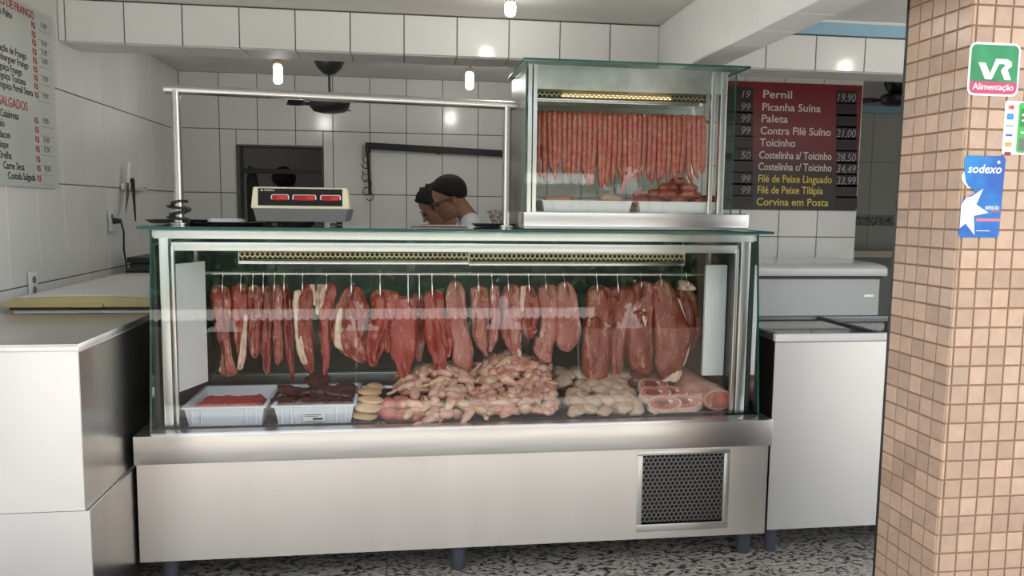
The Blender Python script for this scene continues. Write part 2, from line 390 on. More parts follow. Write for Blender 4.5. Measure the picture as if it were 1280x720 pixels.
# deeper room on the right
wf = struct('wall_far_right', MB().box(2.95, 5.1, 6.506, 6.6, 0, 2.6).box(4.606, 4.7, 1.7, 6.6, 0, 2.6), grout_l, 'grey-green tiled wall of the room behind the pillar')
tile_g = mat('grey_green_tile', (.50, .52, .49), .25, orand=.06)
tile_face(wf, '-y', 6.506, lines(2.95, 4.6, 3.30, .27), [0, .95, 1.32, 1.40, 1.87, 2.30], tile_g)
tile_face(wf, '-x', 4.606, lines(1.7, 6.5, 3.0, .3), [0, .95, 1.40, 1.87, 2.30], tile_g)
obj('painted_band', MB().box(2.96, 4.6, 6.49, 6.505, 2.30, 2.36), mat('light_blue_paint', (.30, .52, .66), .6), wf)
obj('granite_border', MB().box(2.96, 4.6, 6.488, 6.505, 1.31, 1.39), mat('dark_granite', (.05, .05, .05), .3, col2=(.35, .35, .34), vscale=40), wf)
# ceilings
struct('ceiling', MB().box(XL-.1, 1.46, 1.7, YB+.1, ZC, ZC+.12), plaster, 'plain off-white ceiling over the counter')
struct('ceiling_right', MB().box(1.46, 5.1, 1.7, 6.6, 2.425, 2.55), plaster, 'plain off-white ceiling of the right bay')
struct('sun_block_shell', MB().box(-14, XL-.1, 1.7, 2.0, 0, 3.4).box(XL-.1, 5.1, 1.7, 1.95, 2.55, 3.4).box(5.1, 14, 1.7, 2.0, 0, 3.4).box(-14, 14, 1.95, 9, 3.3, 3.4).box(-14, 14, 8.9, 9, 0, 3.4).box(-14, -13.9, 2, 9, 0, 3.4).box(13.9, 14, 2, 9, 0, 3.4),
       mat('facade_plaster', (.55, .50, .42), .9, var=.1, vscale=2), 'unseen front, roof and back of the shop building, added to block the sun')  # roof, back and sides added out of view, height set for the sun's shadow
# header beam across the shop, tiled
hb = struct('trim_1', MB().box(XL, 4.6, YS+.006, 4.196, 2.168, 2.43), grout, 'tiled header beam across the shop above the counter')
tile_face(hb, '-y', YS+.006, [XL]+[-1.55+.2585*k for k in range(12)], [2.165, 2.355], tile_w2)
tile_face(hb, '-y', YS+.006, [1.45]+[1.87+.277*k for k in range(-1, 9)], [2.165, 2.345], tile_w2)
tile_face(hb, '-z', 2.168, [XL]+[-1.55+.2585*k for k in range(12)]+[1.45]+[1.87+.277*k for k in range(-1, 9)], [YS+.01, 4.19], tile_u)
obj('painted_band', MB().box(1.46, 4.6, YS-.004, YS+.006, 2.35, 2.412), MATS['light_blue_paint'], hb)
obj('plaster_cove', MB().box(1.46, 4.6, YS-.008, YS+.006, 2.412, 2.425), mat('white_paint', (.78, .77, .74), .7), hb)
# beam running back from the street
bm_ = struct('trim_2', MB().box(1.296, 1.446, 1.7, YS, 2.09, 2.43), grout, 'tiled ceiling beam running from the street to the header')
tile_face(bm_, '-x', 1.296, lines(1.7, YS, 3.6, .265), [2.086, 2.36], tile_w2)
tile_face(bm_, '-z', 2.09, [1.29, 1.45], lines(1.7, YS, 3.6, .265), tile_u)
# serving hatch: frame and the dim room behind it
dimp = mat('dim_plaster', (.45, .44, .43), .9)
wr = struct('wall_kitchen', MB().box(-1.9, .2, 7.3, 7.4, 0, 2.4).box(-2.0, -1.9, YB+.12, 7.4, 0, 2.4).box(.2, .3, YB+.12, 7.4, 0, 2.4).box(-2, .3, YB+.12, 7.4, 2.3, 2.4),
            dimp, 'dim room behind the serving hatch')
w1 = struct('window_1', MB().box(WIN[0]-.0, WIN[0]+.025, YB-.012, YB+.12, WIN[2], WIN[3]).box(WIN[0]+.025, WIN[1], YB-.005, YB+.12, WIN[3]-.012, WIN[3])
            .box(WIN[1]-.01, WIN[1], YB-.005, YB+.12, WIN[2], WIN[3]-.012), mat('dark_frame', (.10, .10, .10), .5), 'serving hatch in the back wall')
obj('cross_bar', MB().box(WIN[0]+.025, WIN[1]-.01, YB+.06, YB+.10, 1.655, 1.69), black_metal, w1)
obj('sill', MB().box(WIN[0]+.025, WIN[1]-.01, YB-.02, YB+.12, WIN[2], WIN[2]+.02), alu, w1)
solo('hanging_bag', MB().prism([(-1.165, 1.22), (-1.10, 1.25), (-1.075, 1.45), (-1.12, 1.70), (-1.15, 1.72), (-1.168, 1.6)], 'y', 6.10, 6.20), blackp,
     'black bag hanging inside the left edge of the hatch', 'bag')

# mosaic pillar ------------------------------------------------------------
PX, PY = 1.536, 2.0
mosaic = mat('beige_mosaic_tile', (.56, .385, .27), .22, var=.10, vscale=30, orand=.22, spec=.5)
mos_grout = mat('brown_grout', (.30, .20, .13), .9)
pil = struct('pillar', MB().box(PX+.004, PX+.45, PY+.004, PY+.2805, 0, 2.55), mos_grout, 'square pillar clad in small beige mosaic tiles with brown grout')
obj('edge_seal', MB().box(PX+.004, PX+.45, PY+.2805, PY+.296, 0, 2.55), blackp, pil)
rp = .0557; z0 = 1.321-rp*23
zl = [z0+rp*k for k in range(46) if z0+rp*k < 2.5]
ul = [PX+.001, PX+.0145]+[PX+.0145+.0538*k for k in range(1, 9)]
stuffs = MB()
def pil_tile(face, a, b, c, d):
    vis = (c > .40 and d < 2.02) and (face == '-x' or a < PX+.29)
    g = .0052
    if vis:
        me = tile_mesh(b-a-g, d-c-g, mosaic, .004, .0012)
        if face == '-y': inst('mosaic_tile', me, pil, ((a+b)/2, PY+.004, (c+d)/2))
        else: inst('mosaic_tile', me, pil, (PX+.004, (a+b)/2, (c+d)/2), (0, 0, -PI/2))
    else:
        if face == '-y': stuffs.box(a+g/2, b-g/2, PY, PY+.004, c+g/2, d-g/2)
        else: stuffs.box(PX, PX+.004, a+g/2, b-g/2, c+g/2, d-g/2)
for j in range(len(zl)-1):
    for i in range(len(ul)-1): pil_tile('-y', ul[i], ul[i+1], zl[j], zl[j+1])
    for i in range(5): pil_tile('-x', PY+.001+.0557*i, PY+.001+.0557*(i+1), zl[j], zl[j+1])
st = obj('mosaic_tiles', stuffs, mosaic, pil); st['kind'] = 'stuff'

# ================================================================== MAIN DISPLAY CASE
CX0, CX1, CY0, CY1 = -.963, 1.458, 2.90, 3.86
case = thing('display_case', 'long stainless steel refrigerated meat counter with glass front and top', 'display case', ((CX0+CX1)/2, 3.35, 0))
obj('lower_body', MB().box(CX0+.003, CX1-.003, CY0+.02, CY1, .14, .58), dark, case)
GX0, GX1, GZ0, GZ1 = .912, 1.296, .143, .474      # grille opening frame
lp = MB()
for (a, b, c, d) in sub_rects((CX0, CX1, .113, .487), [(GX0, GX1, GZ0, GZ1)]): lp.box(a, b, CY0, CY0+.018, c, d)
lp.box(CX0, CX0+.002, CY0, CY1, .113, .487).box(CX1-.002, CX1, CY0, CY1, .113, .487)
obj('front_panel', lp, steel_f, case)
obj('steel_band', MB().bbox(CX0, CX1+.004, 2.878, 2.965, .487, .592, .003).box(CX0, CX0+.01, 2.96, CY1, .487, .592).box(CX1-.006, CX1+.004, 2.96, CY1, .487, .592), steel, case, 30)
for lx, ly in ((CX0+.09, 2.965), (.21, 2.965), (1.405, 2.985), (CX0+.09, 3.75), (1.405, 3.75)):
    obj('leg', MB().lathe([(.024, 0), (.028, .005), (.031, .06), (.034, .135), (.034, .15)], (lx, ly, 0), 16), legmat, case, 40)
# grille
g = MB()
for (a, b, c, d, y) in ((GX0, GX1, GZ0, GZ0+.030, 2.896), (GX0, GX1, GZ1-.018, GZ1, 2.896), (GX0, GX0+.022, GZ0+.03, GZ1-.018, 2.896), (GX1-.026, GX1, GZ0+.03, GZ1-.018, 2.896)):
    g.bbox(a, b, y, y+.02, c, d, .003)
gf = obj('grille_frame', g, alu, case, 30)
def perforated(u0, u1, v0, v1, p, rh, y, th=.0015, seg=12):
    """plate with staggered round holes in the x-z plane"""
    mb = MB(); dv = p*math.sqrt(3)/2; j = 0; v = v0
    hexr = p/math.sqrt(3)
    while v < v1+dv*.5:
        u = u0+(p/2 if j % 2 else 0)
        while u < u1+p*.3:
            ring_o = []; ring_i = []
            for k in range(seg):
                a = 2*PI*k/seg+PI/6
                # hexagon boundary radius at this angle
                q = (a-PI/6) % (PI/3); ro = hexr*math.cos(PI/6)/math.cos(q-PI/6)
                X = min(max(u+ro*math.cos(a), u0), u1); Z = min(max(v+ro*math.sin(a), v0), v1); ring_o.append((X, y, Z))
                X = min(max(u+rh*math.cos(a), u0), u1); Z = min(max(v+rh*math.sin(a), v0), v1); ring_i.append((X, y, Z))
            vs = ring_o+ring_i+[(a_, y+th, c_) for a_, b_, c_ in ring_i]
            fs = [(k, (k+1) % seg, seg+(k+1) % seg, seg+k) for k in range(seg)]+[(seg+k, seg+(k+1) % seg, 2*seg+(k+1) % seg, 2*seg+k) for k in range(seg)]
            mb.add(vs, fs); u += p
        v += dv; j += 1
    return mb
# hexagons with a vertex pointing up tile in staggered rows
gm = obj('perforated_mesh', perforated(.934, 1.270, .173, .456, .0186, .0084, 2.912), mat('dull_mesh_steel', (.36, .35, .33), .4, 1.), case); gm['kind'] = 'stuff'
obj('grille_cavity', MB().box(.93, 1.274, 3.02, 3.03, .165, .46), dark, case)
obj('copper_pipe', MB().tube([(.935, 2.96, .188), (1.02, 2.96, .195), (1.12, 2.955, .214), (1.20, 2.96, .232), (1.272, 2.965, .243)], .010, 10), mat('copper', (.62, .24, .13), .35, .8), case, 40)
# deck and inner walls
obj('deck', MB().box(CX0+.05, CX1-.05, 2.935, 3.76, .56, .572), mat('dark_steel_deck', (.22, .22, .21), .35, .8), case)
obj('back_sill', MB().bbox(CX0+.06, CX1-.06, 3.70, 3.76, .572, .64, .004), alu, case, 30)
obj('back_wall', MB().box(CX0+.06, CX1-.06, 3.80, 3.82, .57, 1.30), back_panel, case)
for (a, b) in ((-.60, .02), (.04, .62), (.66, 1.30)):
    obj('sliding_door', MB().box(a, b, 3.775, 3.783, .64, 1.27), mat('green_grey_door', (.13, .155, .145), .22, .1), case)
for a in (-.62, .03, .64, 1.31):
    obj('door_stile', MB().bbox(a-.02, a+.02, 3.765, 3.80, .62, 1.28, .003), mat('dark_aluminium', (.18, .19, .19), .35, .8), case, 30)
obj('side_wall', MB().box(-.905, -.885, 3.06, 3.76, .572, 1.27), back_panel, case)
obj('side_wall', MB().box(1.387, 1.405, 3.06, 3.76, .572, 1.27), back_panel, case)
obj('air_duct_panel', MB().prism([(-.862, 3.06), (-.800, 3.24), (-.786, 3.235), (-.846, 3.05)], 'z', .712, 1.198), mat('bright_white_panel', (.86, .87, .86), .35), case)
obj('air_duct_panel', MB().bbox(1.288, 1.383, 3.20, 3.222, .705, 1.19, .004), MATS['bright_white_panel'], case, 30)
obj('perforated_strip', perforated(-.855, -.845, .75, 1.10, .012, .004, 3.60), black_metal, case)['kind'] = 'stuff'
# frame
fr = MB().bbox(-.885, -.852, 2.985, 3.03, .592, 1.30, .004).bbox(-.845, -.835, 2.99, 3.01, .592, 1.27, .002)
obj('corner_post', fr, alu, case, 30)
obj('corner_post', MB().bbox(1.345, 1.385, 2.985, 3.03, .592, 1.30, .004).bbox(1.325, 1.338, 2.99, 3.01, .592, 1.27, .002), alu, case, 30)
obj('top_rail', MB().bbox(-.905, 1.40, 2.992, 3.02, 1.296, 1.330, .003), alu, case, 30)
obj('light_rail', MB().bbox(-.845, 1.335, 2.996, 3.03, 1.252, 1.284, .003), alu, case, 30)
obj('rear_rail', MB().bbox(CX0+.05, CX1-.05, 3.77, 3.84, 1.27, 1.328, .004), steel, case, 30)
# glass panes: front leans back slightly
def slab(x0, x1, yb, yt, z0, z1, t): return MB().add([(x0,yb,z0),(x1,yb,z0),(x1,yb+t,z0),(x0,yb+t,z0),(x0,yt,z1),(x1,yt,z1),(x1,yt+t,z1),(x0,yt+t,z1)],
                                                  [(0,3,2,1),(4,5,6,7),(0,1,5,4),(1,2,6,5),(2,3,7,6),(3,0,4,7)])
def pane(name, mb, parent, gm_=None):
    """one sheet of glass, with green ground edges as its own faces"""
    return obj(name, mb, gm_ or glass, parent)
# a single-surface pane keeps the reflection clean; the edges are thin green strips
GB, GT = 2.912, 2.988
fg = obj('front_glass', MB().add([(-.915, GB, .592), (1.418, GB, .592), (1.418, GT, 1.330), (-.915, GT, 1.330)], [(0, 1, 2, 3)]), glass, case)
obj('glass_edge', slab(1.412, 1.418, GB+.001, GT+.001, .594, 1.329, .006), glass_edge, fg)
obj('glass_edge', slab(-.915, -.909, GB+.001, GT+.001, .594, 1.329, .006), glass_edge, fg)
for sx in (-.912, 1.414):
    obj('side_glass', MB().add([(sx, GB+.008, .592), (sx, 3.80, .592), (sx, 3.80, 1.33), (sx, GT+.008, 1.33)], [(0, 1, 2, 3)]), glass_s, case)
tg = obj('top_glass', MB().add([(-.95, 2.975, 1.339), (1.468, 2.975, 1.339), (1.468, 3.86, 1.339), (-.95, 3.86, 1.339)], [(0, 1, 2, 3)]), glass_top, case)
obj('glass_edge', MB().box(-.95, 1.468, 2.968, 2.975, 1.331, 1.341).box(-.955, -.95, 2.968, 3.86, 1.331, 1.341).box(1.468, 1.473, 2.968, 3.86, 1.331, 1.341), glass_edge, tg)
# hex light strips under the top, hanging rail
def hex_strip(x0, x1, y, z0, z1, parent, lit=None, n=None):
    ls = obj('light_housing', MB().box(x0, x1, y+.004, y+.11, z1-.004, z1+.004).box(x0-.003, x0, y-.012, y+.11, z0-.012, z1+.004).box(x1, x1+.003, y-.012, y+.11, z0-.012, z1+.004).bbox(x0-.003, x1+.003, y-.014, y+.11, z0-.016, z0-.002, .002), steel_b, parent, 30)
    o = obj('honeycomb_screen', perforated(x0, x1, z0+.006, z1-.006, .0195, .0078, y), mat('honeycomb_lit_gold', (.55, .46, .30), .3, 1.), ls); o['kind'] = 'stuff'  # gold colour stands in for warm lamplight on the rings
    obj('hole_shade_sheet', MB().box(x0, x1, y+.030, y+.034, z0, z1), mat('hole_shade_brown', (.05, .035, .02), .6), ls)  # added dark sheet; its brown paints the shade inside the screen holes
    return ls
h1 = hex_strip(-.645, .258, 3.20, 1.206, 1.243, case)
h2 = hex_strip(.266, 1.182, 3.20, 1.202, 1.239, case)
lamp_m = mat('dim_tube', (.8, .75, .6), .4, emit=(1, .82, .5), estr=.2)
obj('fluorescent_tube', MB().tube([(-.62, 3.27, 1.224), (.24, 3.27, 1.224)], .013, 10), lamp_m, h1, 40)
obj('fluorescent_tube', MB().tube([(.29, 3.27, 1.220), (1.16, 3.27, 1.220)], .013, 10), lamp_m, h2, 40)
RY, RZ = 3.30, 1.141
obj('hanging_rail', MB().tube([(-.84, RY, RZ+.002), (1.345, RY, RZ-.002)], .0085, 12), steel_b, case, 40)
for a in (-.835, 1.335): obj('rail_bracket', MB().bbox(a-.006, a+.006, RY-.02, RY+.02, RZ-.03, 1.25, .002), alu, case)

# ------------------------------------------------------------------ hanging cuts
def smooth_interp(ts, vs, t):
    ts = list(ts); i = max(0, min(len(ts)-2, next((k for k in range(len(ts)-1) if t <= ts[k+1]), len(ts)-2)))
    h = ts[i+1]-ts[i]; u = (t-ts[i])/h
    def sl(k):
        if k <= 0 or k >= len(ts)-1: return 0 if len(ts) < 3 else ((vs[1]-vs[0])/(ts[1]-ts[0]) if k <= 0 else (vs[-1]-vs[-2])/(ts[-1]-ts[-2]))
        return (vs[k+1]-vs[k-1])/(ts[k+1]-ts[k-1])
    m0, m1 = sl(i)*h, sl(i+1)*h
    return (2*u**3-3*u**2+1)*vs[i]+(u**3-2*u**2+u)*m0+(-2*u**3+3*u**2)*vs[i+1]+(u**3-u**2)*m1
def cut_mesh(prof, y0, th, seed, nr=34, ns=26, rough=1.0):
    W = [(P(a, py, 'y', y0), P(b, py, 'y', y0)) for py, a, b in prof]
    zs = [-(p.z+q.z)/2 for p, q in W]; xl = [p.x for p, q in W]; xr = [q.x for p, q in W]
    mb = MB(); rings = []
    rnd = random.Random(seed); ph = [rnd.uniform(0, 6.28) for _ in range(6)]
    for i in range(nr+1):
        u = i/nr; u2 = .5-.5*math.cos(PI*u)
        zt = zs[0]+(zs[-1]-zs[0])*u2
        a, b = smooth_interp(zs, xl, zt), smooth_interp(zs, xr, zt)
        e = min(1, math.sqrt(max(0, 1-(1-min(1, u2/.045))**2))) if u2 < .045 else 1
        if u2 > .955: e = math.sqrt(max(0, 1-(1-(1-u2)/.045)**2))
        cx, hw = (a+b)/2, (b-a)/2*max(e, .03)
        ht = max(.010, min(.055, (b-a)/2*th))*max(e, .03)
        yc = y0+.008*math.sin(3*u+ph[0])
        for k in range(ns):
            q = 2*PI*k/ns; c, s = math.cos(q), math.sin(q)
            rr = (abs(c)**2.5+abs(s)**2.5)**(-1/2.5)
            x = cx+hw*rr*c; y = yc+ht*rr*s
            d = Vector((x*30+seed*3.1, y*30, -zt*14))
            nz = noise.noise(d*.6)*.008+noise.noise(d*1.5)*.0055+noise.noise(d*3.4)*.003
            gro = -.006*max(0, math.sin(q*3+ph[1]+4*u))**8-.007*max(0, math.sin(q*2+ph[2]-3*u))**10
            k2 = (nz+gro)*rough*min(1, e*1.2)*min(1, hw/.022)
            rings.append((x+c*k2, y+s*k2*1.6, -zt+noise.noise(d*1.3+Vector((7, 3, 1)))*.004*e))
    fs = [(i*ns+k, i*ns+(k+1) % ns, (i+1)*ns+(k+1) % ns, (i+1)*ns+k) for i in range(nr) for k in range(ns)]
    fs += [tuple(range(ns)), tuple(nr*ns+k for k in range(ns))]
    return mb.add(rings, fs)
hook_m = mat('hook_steel', (.82, .80, .74), .22, 1.)
def hang_cut(label, m, prof, th=.55, seed=0, y0=None, fat=None, hooks=None, group='cuts hanging from the rail', rough=1., flaps=()):
    y0 = RY if y0 is None else y0
    mbc = cut_mesh(prof, y0, th, seed, rough=rough)
    a = np.array(mbc.v); base = Vector(((a[:,0].min()+a[:,0].max())/2, y0, a[:,2].max()))
    root = solo('hanging_meat', mbc, m, label, 'meat', group, 60, base)
    for pf, side, yy in (fat or []):
        f = obj('fat_edge', cut_mesh(pf, y0+yy, side, seed+50), fatm, root, 60)
    for pf, yy in flaps:
        obj('flap', cut_mesh(pf, y0+yy, .6, seed+90, 24, 18, 1.2), m, root, 60)
    return root
FLAPS = {8: [([(374,440,457),(392,444,459),(410,447,456),(420,450,454)], -.022)],
 9: [([(368,465,482),(395,463,481),(420,458,475),(440,457,471),(458,461,473)], -.020), ([(364,478,499),(388,481,498),(408,483,494),(430,480,490),(441,483,487)], -.026)],
 10: [([(376,491,505),(410,488,506),(440,487,506),(460,495,507),(474,500,506)], -.020)],
 12: [([(395,550,560),(425,555,566),(446,558,563)], -.012)],
 0: [([(360,272,287),(395,274,288),(430,278,288),(452,282,292),(468,286,298)], -.014)],
 19: [([(420,670,684),(440,668,686),(453,676,689)], -.014)],
 23: [([(388,786,806),(415,783,812),(442,785,812),(462,793,811)], -.020)],
 21: [([(395,733,750),(430,730,752),(462,734,752),(480,742,756)], -.022)]}
def hook(px, top, near, y0=None):
    """S hook over the rail with its point in the cut"""
    y0 = RY if y0 is None else y0
    p = P(px, 345, 'y', RY-.02); x = p.x; zt = P(px, top, 'y', RY-.02).z
    pts = []
    for i in range(9):
        a = R(200-i*27); pts.append((x, RY+.0125*math.cos(a)*-1, RZ+.0125*math.sin(a)))
    yf = pts[-1][1]
    pts += [(x, RY-.014, RZ-.012), (x, RY-.022, (RZ+zt)/2), (x+.001, RY-.034, zt-.012), (x+.001, RY-.034, zt-.026), (x, RY-.026, zt-.036), (x, RY-.014, zt-.030)]
    return solo('meat_hook', MB().tube(pts, .0022, 6), hook_m, 'thin steel hook on the rail holding '+near, 'hook', 'hooks on the long rail', 60)
cuts = [
 # label, material, profile rows (image y, left, right), thickness, hook positions
 ('long red beef cut with a frayed fatty tail, first from the left panel', beef, [(356,264,284),(370,261,287),(400,266,287),(430,273,286),(455,275,291),(464,274,298),(471,275,297)], .6, [278], None),
 ('red beef strip edged with pale fat, second from the left panel', beef_r, [(355,290,308),(368,287,311),(400,289,310),(430,293,309),(450,297,308),(463,299,304)], .6, [301], [([(392,304,309),(420,302,309),(445,298,308),(462,296,303)], .8, -.012)]),
 ('short beef cut with a white fat knob at its foot, third from the left', beef, [(356,313,326),(370,311,329),(400,311,327),(430,311,325),(442,312,325),(448,315,322)], .7, [316], None),
 ('slim beef strip with a pointed end, fourth from the left panel', beef_d, [(357,328,340),(370,326,342),(400,326,341),(430,325,340),(455,328,339),(469,333,337)], .7, [329], None),
 ('slim marbled beef strip, fifth from the left panel', beef, [(355,341,350),(370,340,354),(400,341,353),(430,342,354),(446,343,353),(457,346,349)], .7, [343], None),
 ('narrow dark beef strip tapering to a drip, sixth from the left panel', beef_d, [(355,353,362),(370,352,365),(400,353,367),(430,355,368),(455,359,368),(476,364,368)], .7, [355], None),
 ('beef cut with a thick white fat side and yellow fat crest', beef, [(355,379,391),(370,374,394),(400,372,391),(430,371,392),(452,375,394),(468,387,392)], .6, [378], [([(362,366,380),(385,366,376),(410,367,377),(435,370,381),(456,377,386)], .9, -.010), ([(355,386,393),(368,390,395),(382,391,395)], .9, -.012)]),
 ('narrow beef strip with a cream fat flap at its top left', beef_r, [(354,406,419),(370,402,420),(400,400,416),(430,400,414),(450,402,413),(469,403,408)], .6, [408], [([(355,396,408),(370,392,407),(384,393,403),(394,395,401)], .7, -.004)]),
 ('broad ragged red beef cut with a pale lower edge', beef, [(358,434,449),(368,428,455),(382,420,461),(400,418,457),(420,416,455),(438,424,459),(448,438,460),(454,450,457)], .42, [439], [([(384,424,428),(410,418,427),(430,418,432),(440,428,442)], .7, -.008)]),
 ('rough beef cut hanging in two ragged strands', beef_r, [(362,467,491),(374,463,498),(395,464,493),(415,461,490),(430,459,486),(445,459,478),(457,463,473)], .45, [475], None),
 ('long deep red lean beef cut with a pointed end and a dark seam', beef_r, [(370,493,517),(385,490,519),(410,489,521),(432,487,520),(450,493,517),(465,497,513),(479,503,507)], .5, [510], None),
 ('pale mauve strip half hidden behind the deep red pointed cut', pork, [(366,516,528),(385,515,531),(410,516,531),(435,518,530),(452,521,527)], .6, [524], None),
 ('tall red cut with a stringy white top beside the pale strip', beef_r, [(362,532,551),(374,529,554),(400,529,553),(430,533,557),(452,539,558),(469,545,552)], .5, [540], None),
 ('thin pale red flap behind the tall stringy-topped cut', pork, [(372,548,558),(395,550,563),(420,553,565),(440,555,563),(449,557,561)], .6, [], None),
 ('long rounded rosy cut with a frosted lower half', pork, [(351,563,575),(362,558,580),(380,557,583),(405,560,585),(430,565,591),(452,567,592),(464,573,589),(471,578,583)], .5, [569], None),
 ('smooth rosy cut ending in a soft point, left of the slim one', pork, [(357,591,607),(370,588,611),(400,589,612),(420,591,612),(435,598,611),(446,607,611)], .5, [598], None),
 ('slim rosy strip squeezed between two wider cuts', pork, [(356,613,623),(370,612,625),(400,613,625),(425,612,621),(440,609,614)], .7, [615], None),
 ('smooth rosy cut with a white lower right corner', pork, [(355,630,649),(368,627,654),(395,626,653),(418,626,651),(434,633,652),(447,645,652)], .5, [635], [([(405,648,652),(430,647,652),(446,647,652)], 1., -.012)]),
 ('short ragged striped red and white cut', beef, [(356,653,665),(372,651,671),(395,653,675),(410,655,671),(424,659,664)], .5, [661], [([(357,651,657),(375,650,656),(390,651,655)], .8, -.012)]),
 ('rosy cut with a curled fatty foot', pork, [(355,674,694),(370,672,699),(395,677,699),(418,672,696),(438,669,691),(451,678,690)], .5, [682], None),
 ('rounded rosy cut, rightmost of the short pale ones', pork, [(352,700,711),(362,696,718),(385,695,724),(410,694,725),(430,695,722),(440,704,714)], .5, [705], None),
 ('large brown-red sirloin, first of the five big cuts on the right', sirloin, [(356,742,757),(364,734,765),(390,730,768),(420,729,766),(450,727,762),(474,733,760),(488,752,761)], .6, [746], None),
 ('dark folded strip of sirloin, second of the five big cuts on the right', sirloin, [(357,764,790),(368,761,796),(400,764,790),(430,761,783),(460,763,778),(486,765,773)], .6, [772], None),
 ('broad sirloin with a white knot of fat, middle of the five big cuts', sirloin, [(351,796,813),(362,790,818),(385,787,818),(415,783,818),(442,784,817),(460,790,817),(469,800,812)], .55, [801], [([(385,803,807),(398,802,809),(408,805,807)], .8, -.024)]),
 ('largest sirloin with a fat rim and white corner at its foot', sirloin, [(349,821,831),(360,816,840),(385,816,851),(412,817,861),(435,818,861),(455,819,854),(470,826,848),(476,833,843)], .5, [826], [([(372,845,848),(400,855,858),(425,860,863),(445,857,860),(460,851,854)], 1.2, -.004), ([(462,843,852),(470,836,850),(477,828,846)], .8, -.010)]),
 ('dark sirloin with a cream fat cap, rightmost on the rail', sirloin, [(350,849,857),(362,846,868),(388,847,873),(412,850,875),(428,852,869),(437,858,864)], .5, [859], [([(350,848,857),(356,847,865),(362,847,868)], .9, -.006)]),
]
short = ['the first cut from the left panel', 'the second cut from the left panel', 'the third cut from the left panel', 'the fourth cut from the left panel', 'the fifth cut from the left panel',
 'the sixth cut from the left panel', 'the white-sided beef cut', 'the strip with the cream fat flap', 'the broad ragged beef cut', 'the two-stranded ragged cut', 'the deep red pointed cut', 'the pale mauve strip',
 'the stringy-topped red cut', '', 'the long frosted rosy cut', 'the softly pointed rosy cut', 'the slim rosy strip', 'the rosy cut with a white corner', 'the short striped cut', 'the rosy cut with a curled foot',
 'the rightmost short pale cut', 'the first big sirloin', 'the dark folded sirloin', 'the middle big sirloin', 'the largest sirloin', 'the fat-capped sirloin']
for i, (lab, m_, pf, th, hks, fat) in enumerate(cuts):
    behind = {11: .03, 13: .03, 22: .02, 25: .05}.get(i, 0) + (.012 if i % 2 else -.006)
    hang_cut(lab, m_, pf, th, i, RY+behind, fat, rough=1.5 if i in (0, 8, 9, 12, 18) else 1., flaps=FLAPS.get(i, ()))
    for hx in hks: hook(hx, pf[0][0], short[i])

# ------------------------------------------------------------------ trays on the deck
def open_tray(mb, x0, x1, y0, y1, z0, z1, t, taper=.012, rim=.012):
    """hollow tray with sloping sides and a rolled rim"""
    o0 = [(x0+taper, y0+taper), (x1-taper, y0+taper), (x1-taper, y1-taper), (x0+taper, y1-taper)]
    o1 = [(x0, y0), (x1, y0), (x1, y1), (x0, y1)]
    r1 = [(x0-rim, y0-rim), (x1+rim, y0-rim), (x1+rim, y1+rim), (x0-rim, y1+rim)]
    i1 = [(x0+t, y0+t), (x1-t, y0+t), (x1-t, y1-t), (x0+t, y1-t)]
    i0 = [(x0+taper+t, y0+taper+t), (x1-taper-t, y0+taper+t), (x1-taper-t, y1-taper-t), (x0+taper+t, y1-taper-t)]
    lay = [(o0, z0), (o1, z1-t*1.2), (r1, z1-t*1.2), (r1, z1), (i1, z1), (i0, z0+t)]
    vs = [(x, y, z) for l, z in lay for x, y in l]
    fs = [(3, 2, 1, 0)]+[(k*4+i, k*4+(i+1) % 4, k*4+4+(i+1) % 4, k*4+4+i) for k in range(5) for i in range(4)]+[(20, 21, 22, 23)]
    return mb.add(vs, fs)
SX = [(-.885, -.535, 'steel tray under the tub of ground beef'), (-.522, -.205, 'steel tray under the liver tub'), (-.197, .262, 'steel tray of chicken wings and pink meat'),
      (.270, .642, 'steel tray of heaped chicken pieces'), (.650, 1.014, 'steel tray of pale fillets'), (1.024, 1.386, 'steel tray of bone-in steaks at the right end')]
for a, b, lab in SX:
    z = .600 if a > 1 else .592
    solo('steel_tray', open_tray(MB(), a+.004, b-.004, 3.0, 3.62, .5722, z, .002, .004, .003), steel_b, lab, 'tray', 'steel trays on the deck', 30)
def white_tub(x0, x1, y0, y1, label):
    t = thing('plastic_tub', label, 'tub', ((x0+x1)/2, (y0+y1)/2, .575), 'white tubs in the counter')
    bz, tz = .5745, .657
    obj('tub_body', open_tray(MB(), x0, x1, y0, y1, bz, tz, .004, .014, .010), pale_plastic, t, 30)
    for k in (.10, .22, .78, .90):
        x = x0+(x1-x0)*k; obj('rib', MB().box(x-.003, x+.003, y0-.004, y0+.010, bz+.012, tz-.006), pale_plastic, t)
    return t
t1 = white_tub(-.826, -.534, 3.03, 3.39, 'white plastic tub of bright red ground beef')
t2 = white_tub(-.496, -.196, 3.03, 3.39, 'white plastic tub of dark liver with a printed label')
lb = obj('printed_label', MB().box(-.388, -.305, 3.0265, 3.0275, .594, .626), mat('paper_label', (.74, .74, .70), .6), t2)
inkm = mat('black_ink', (.02, .02, .02), .7)
obj('printed_lines', MB().box(-.382, -.318, 3.0258, 3.0264, .617, .620).box(-.382, -.335, 3.0258, 3.0264, .611, .613).box(-.352, -.314, 3.0258, 3.0264, .598, .606), inkm, lb)
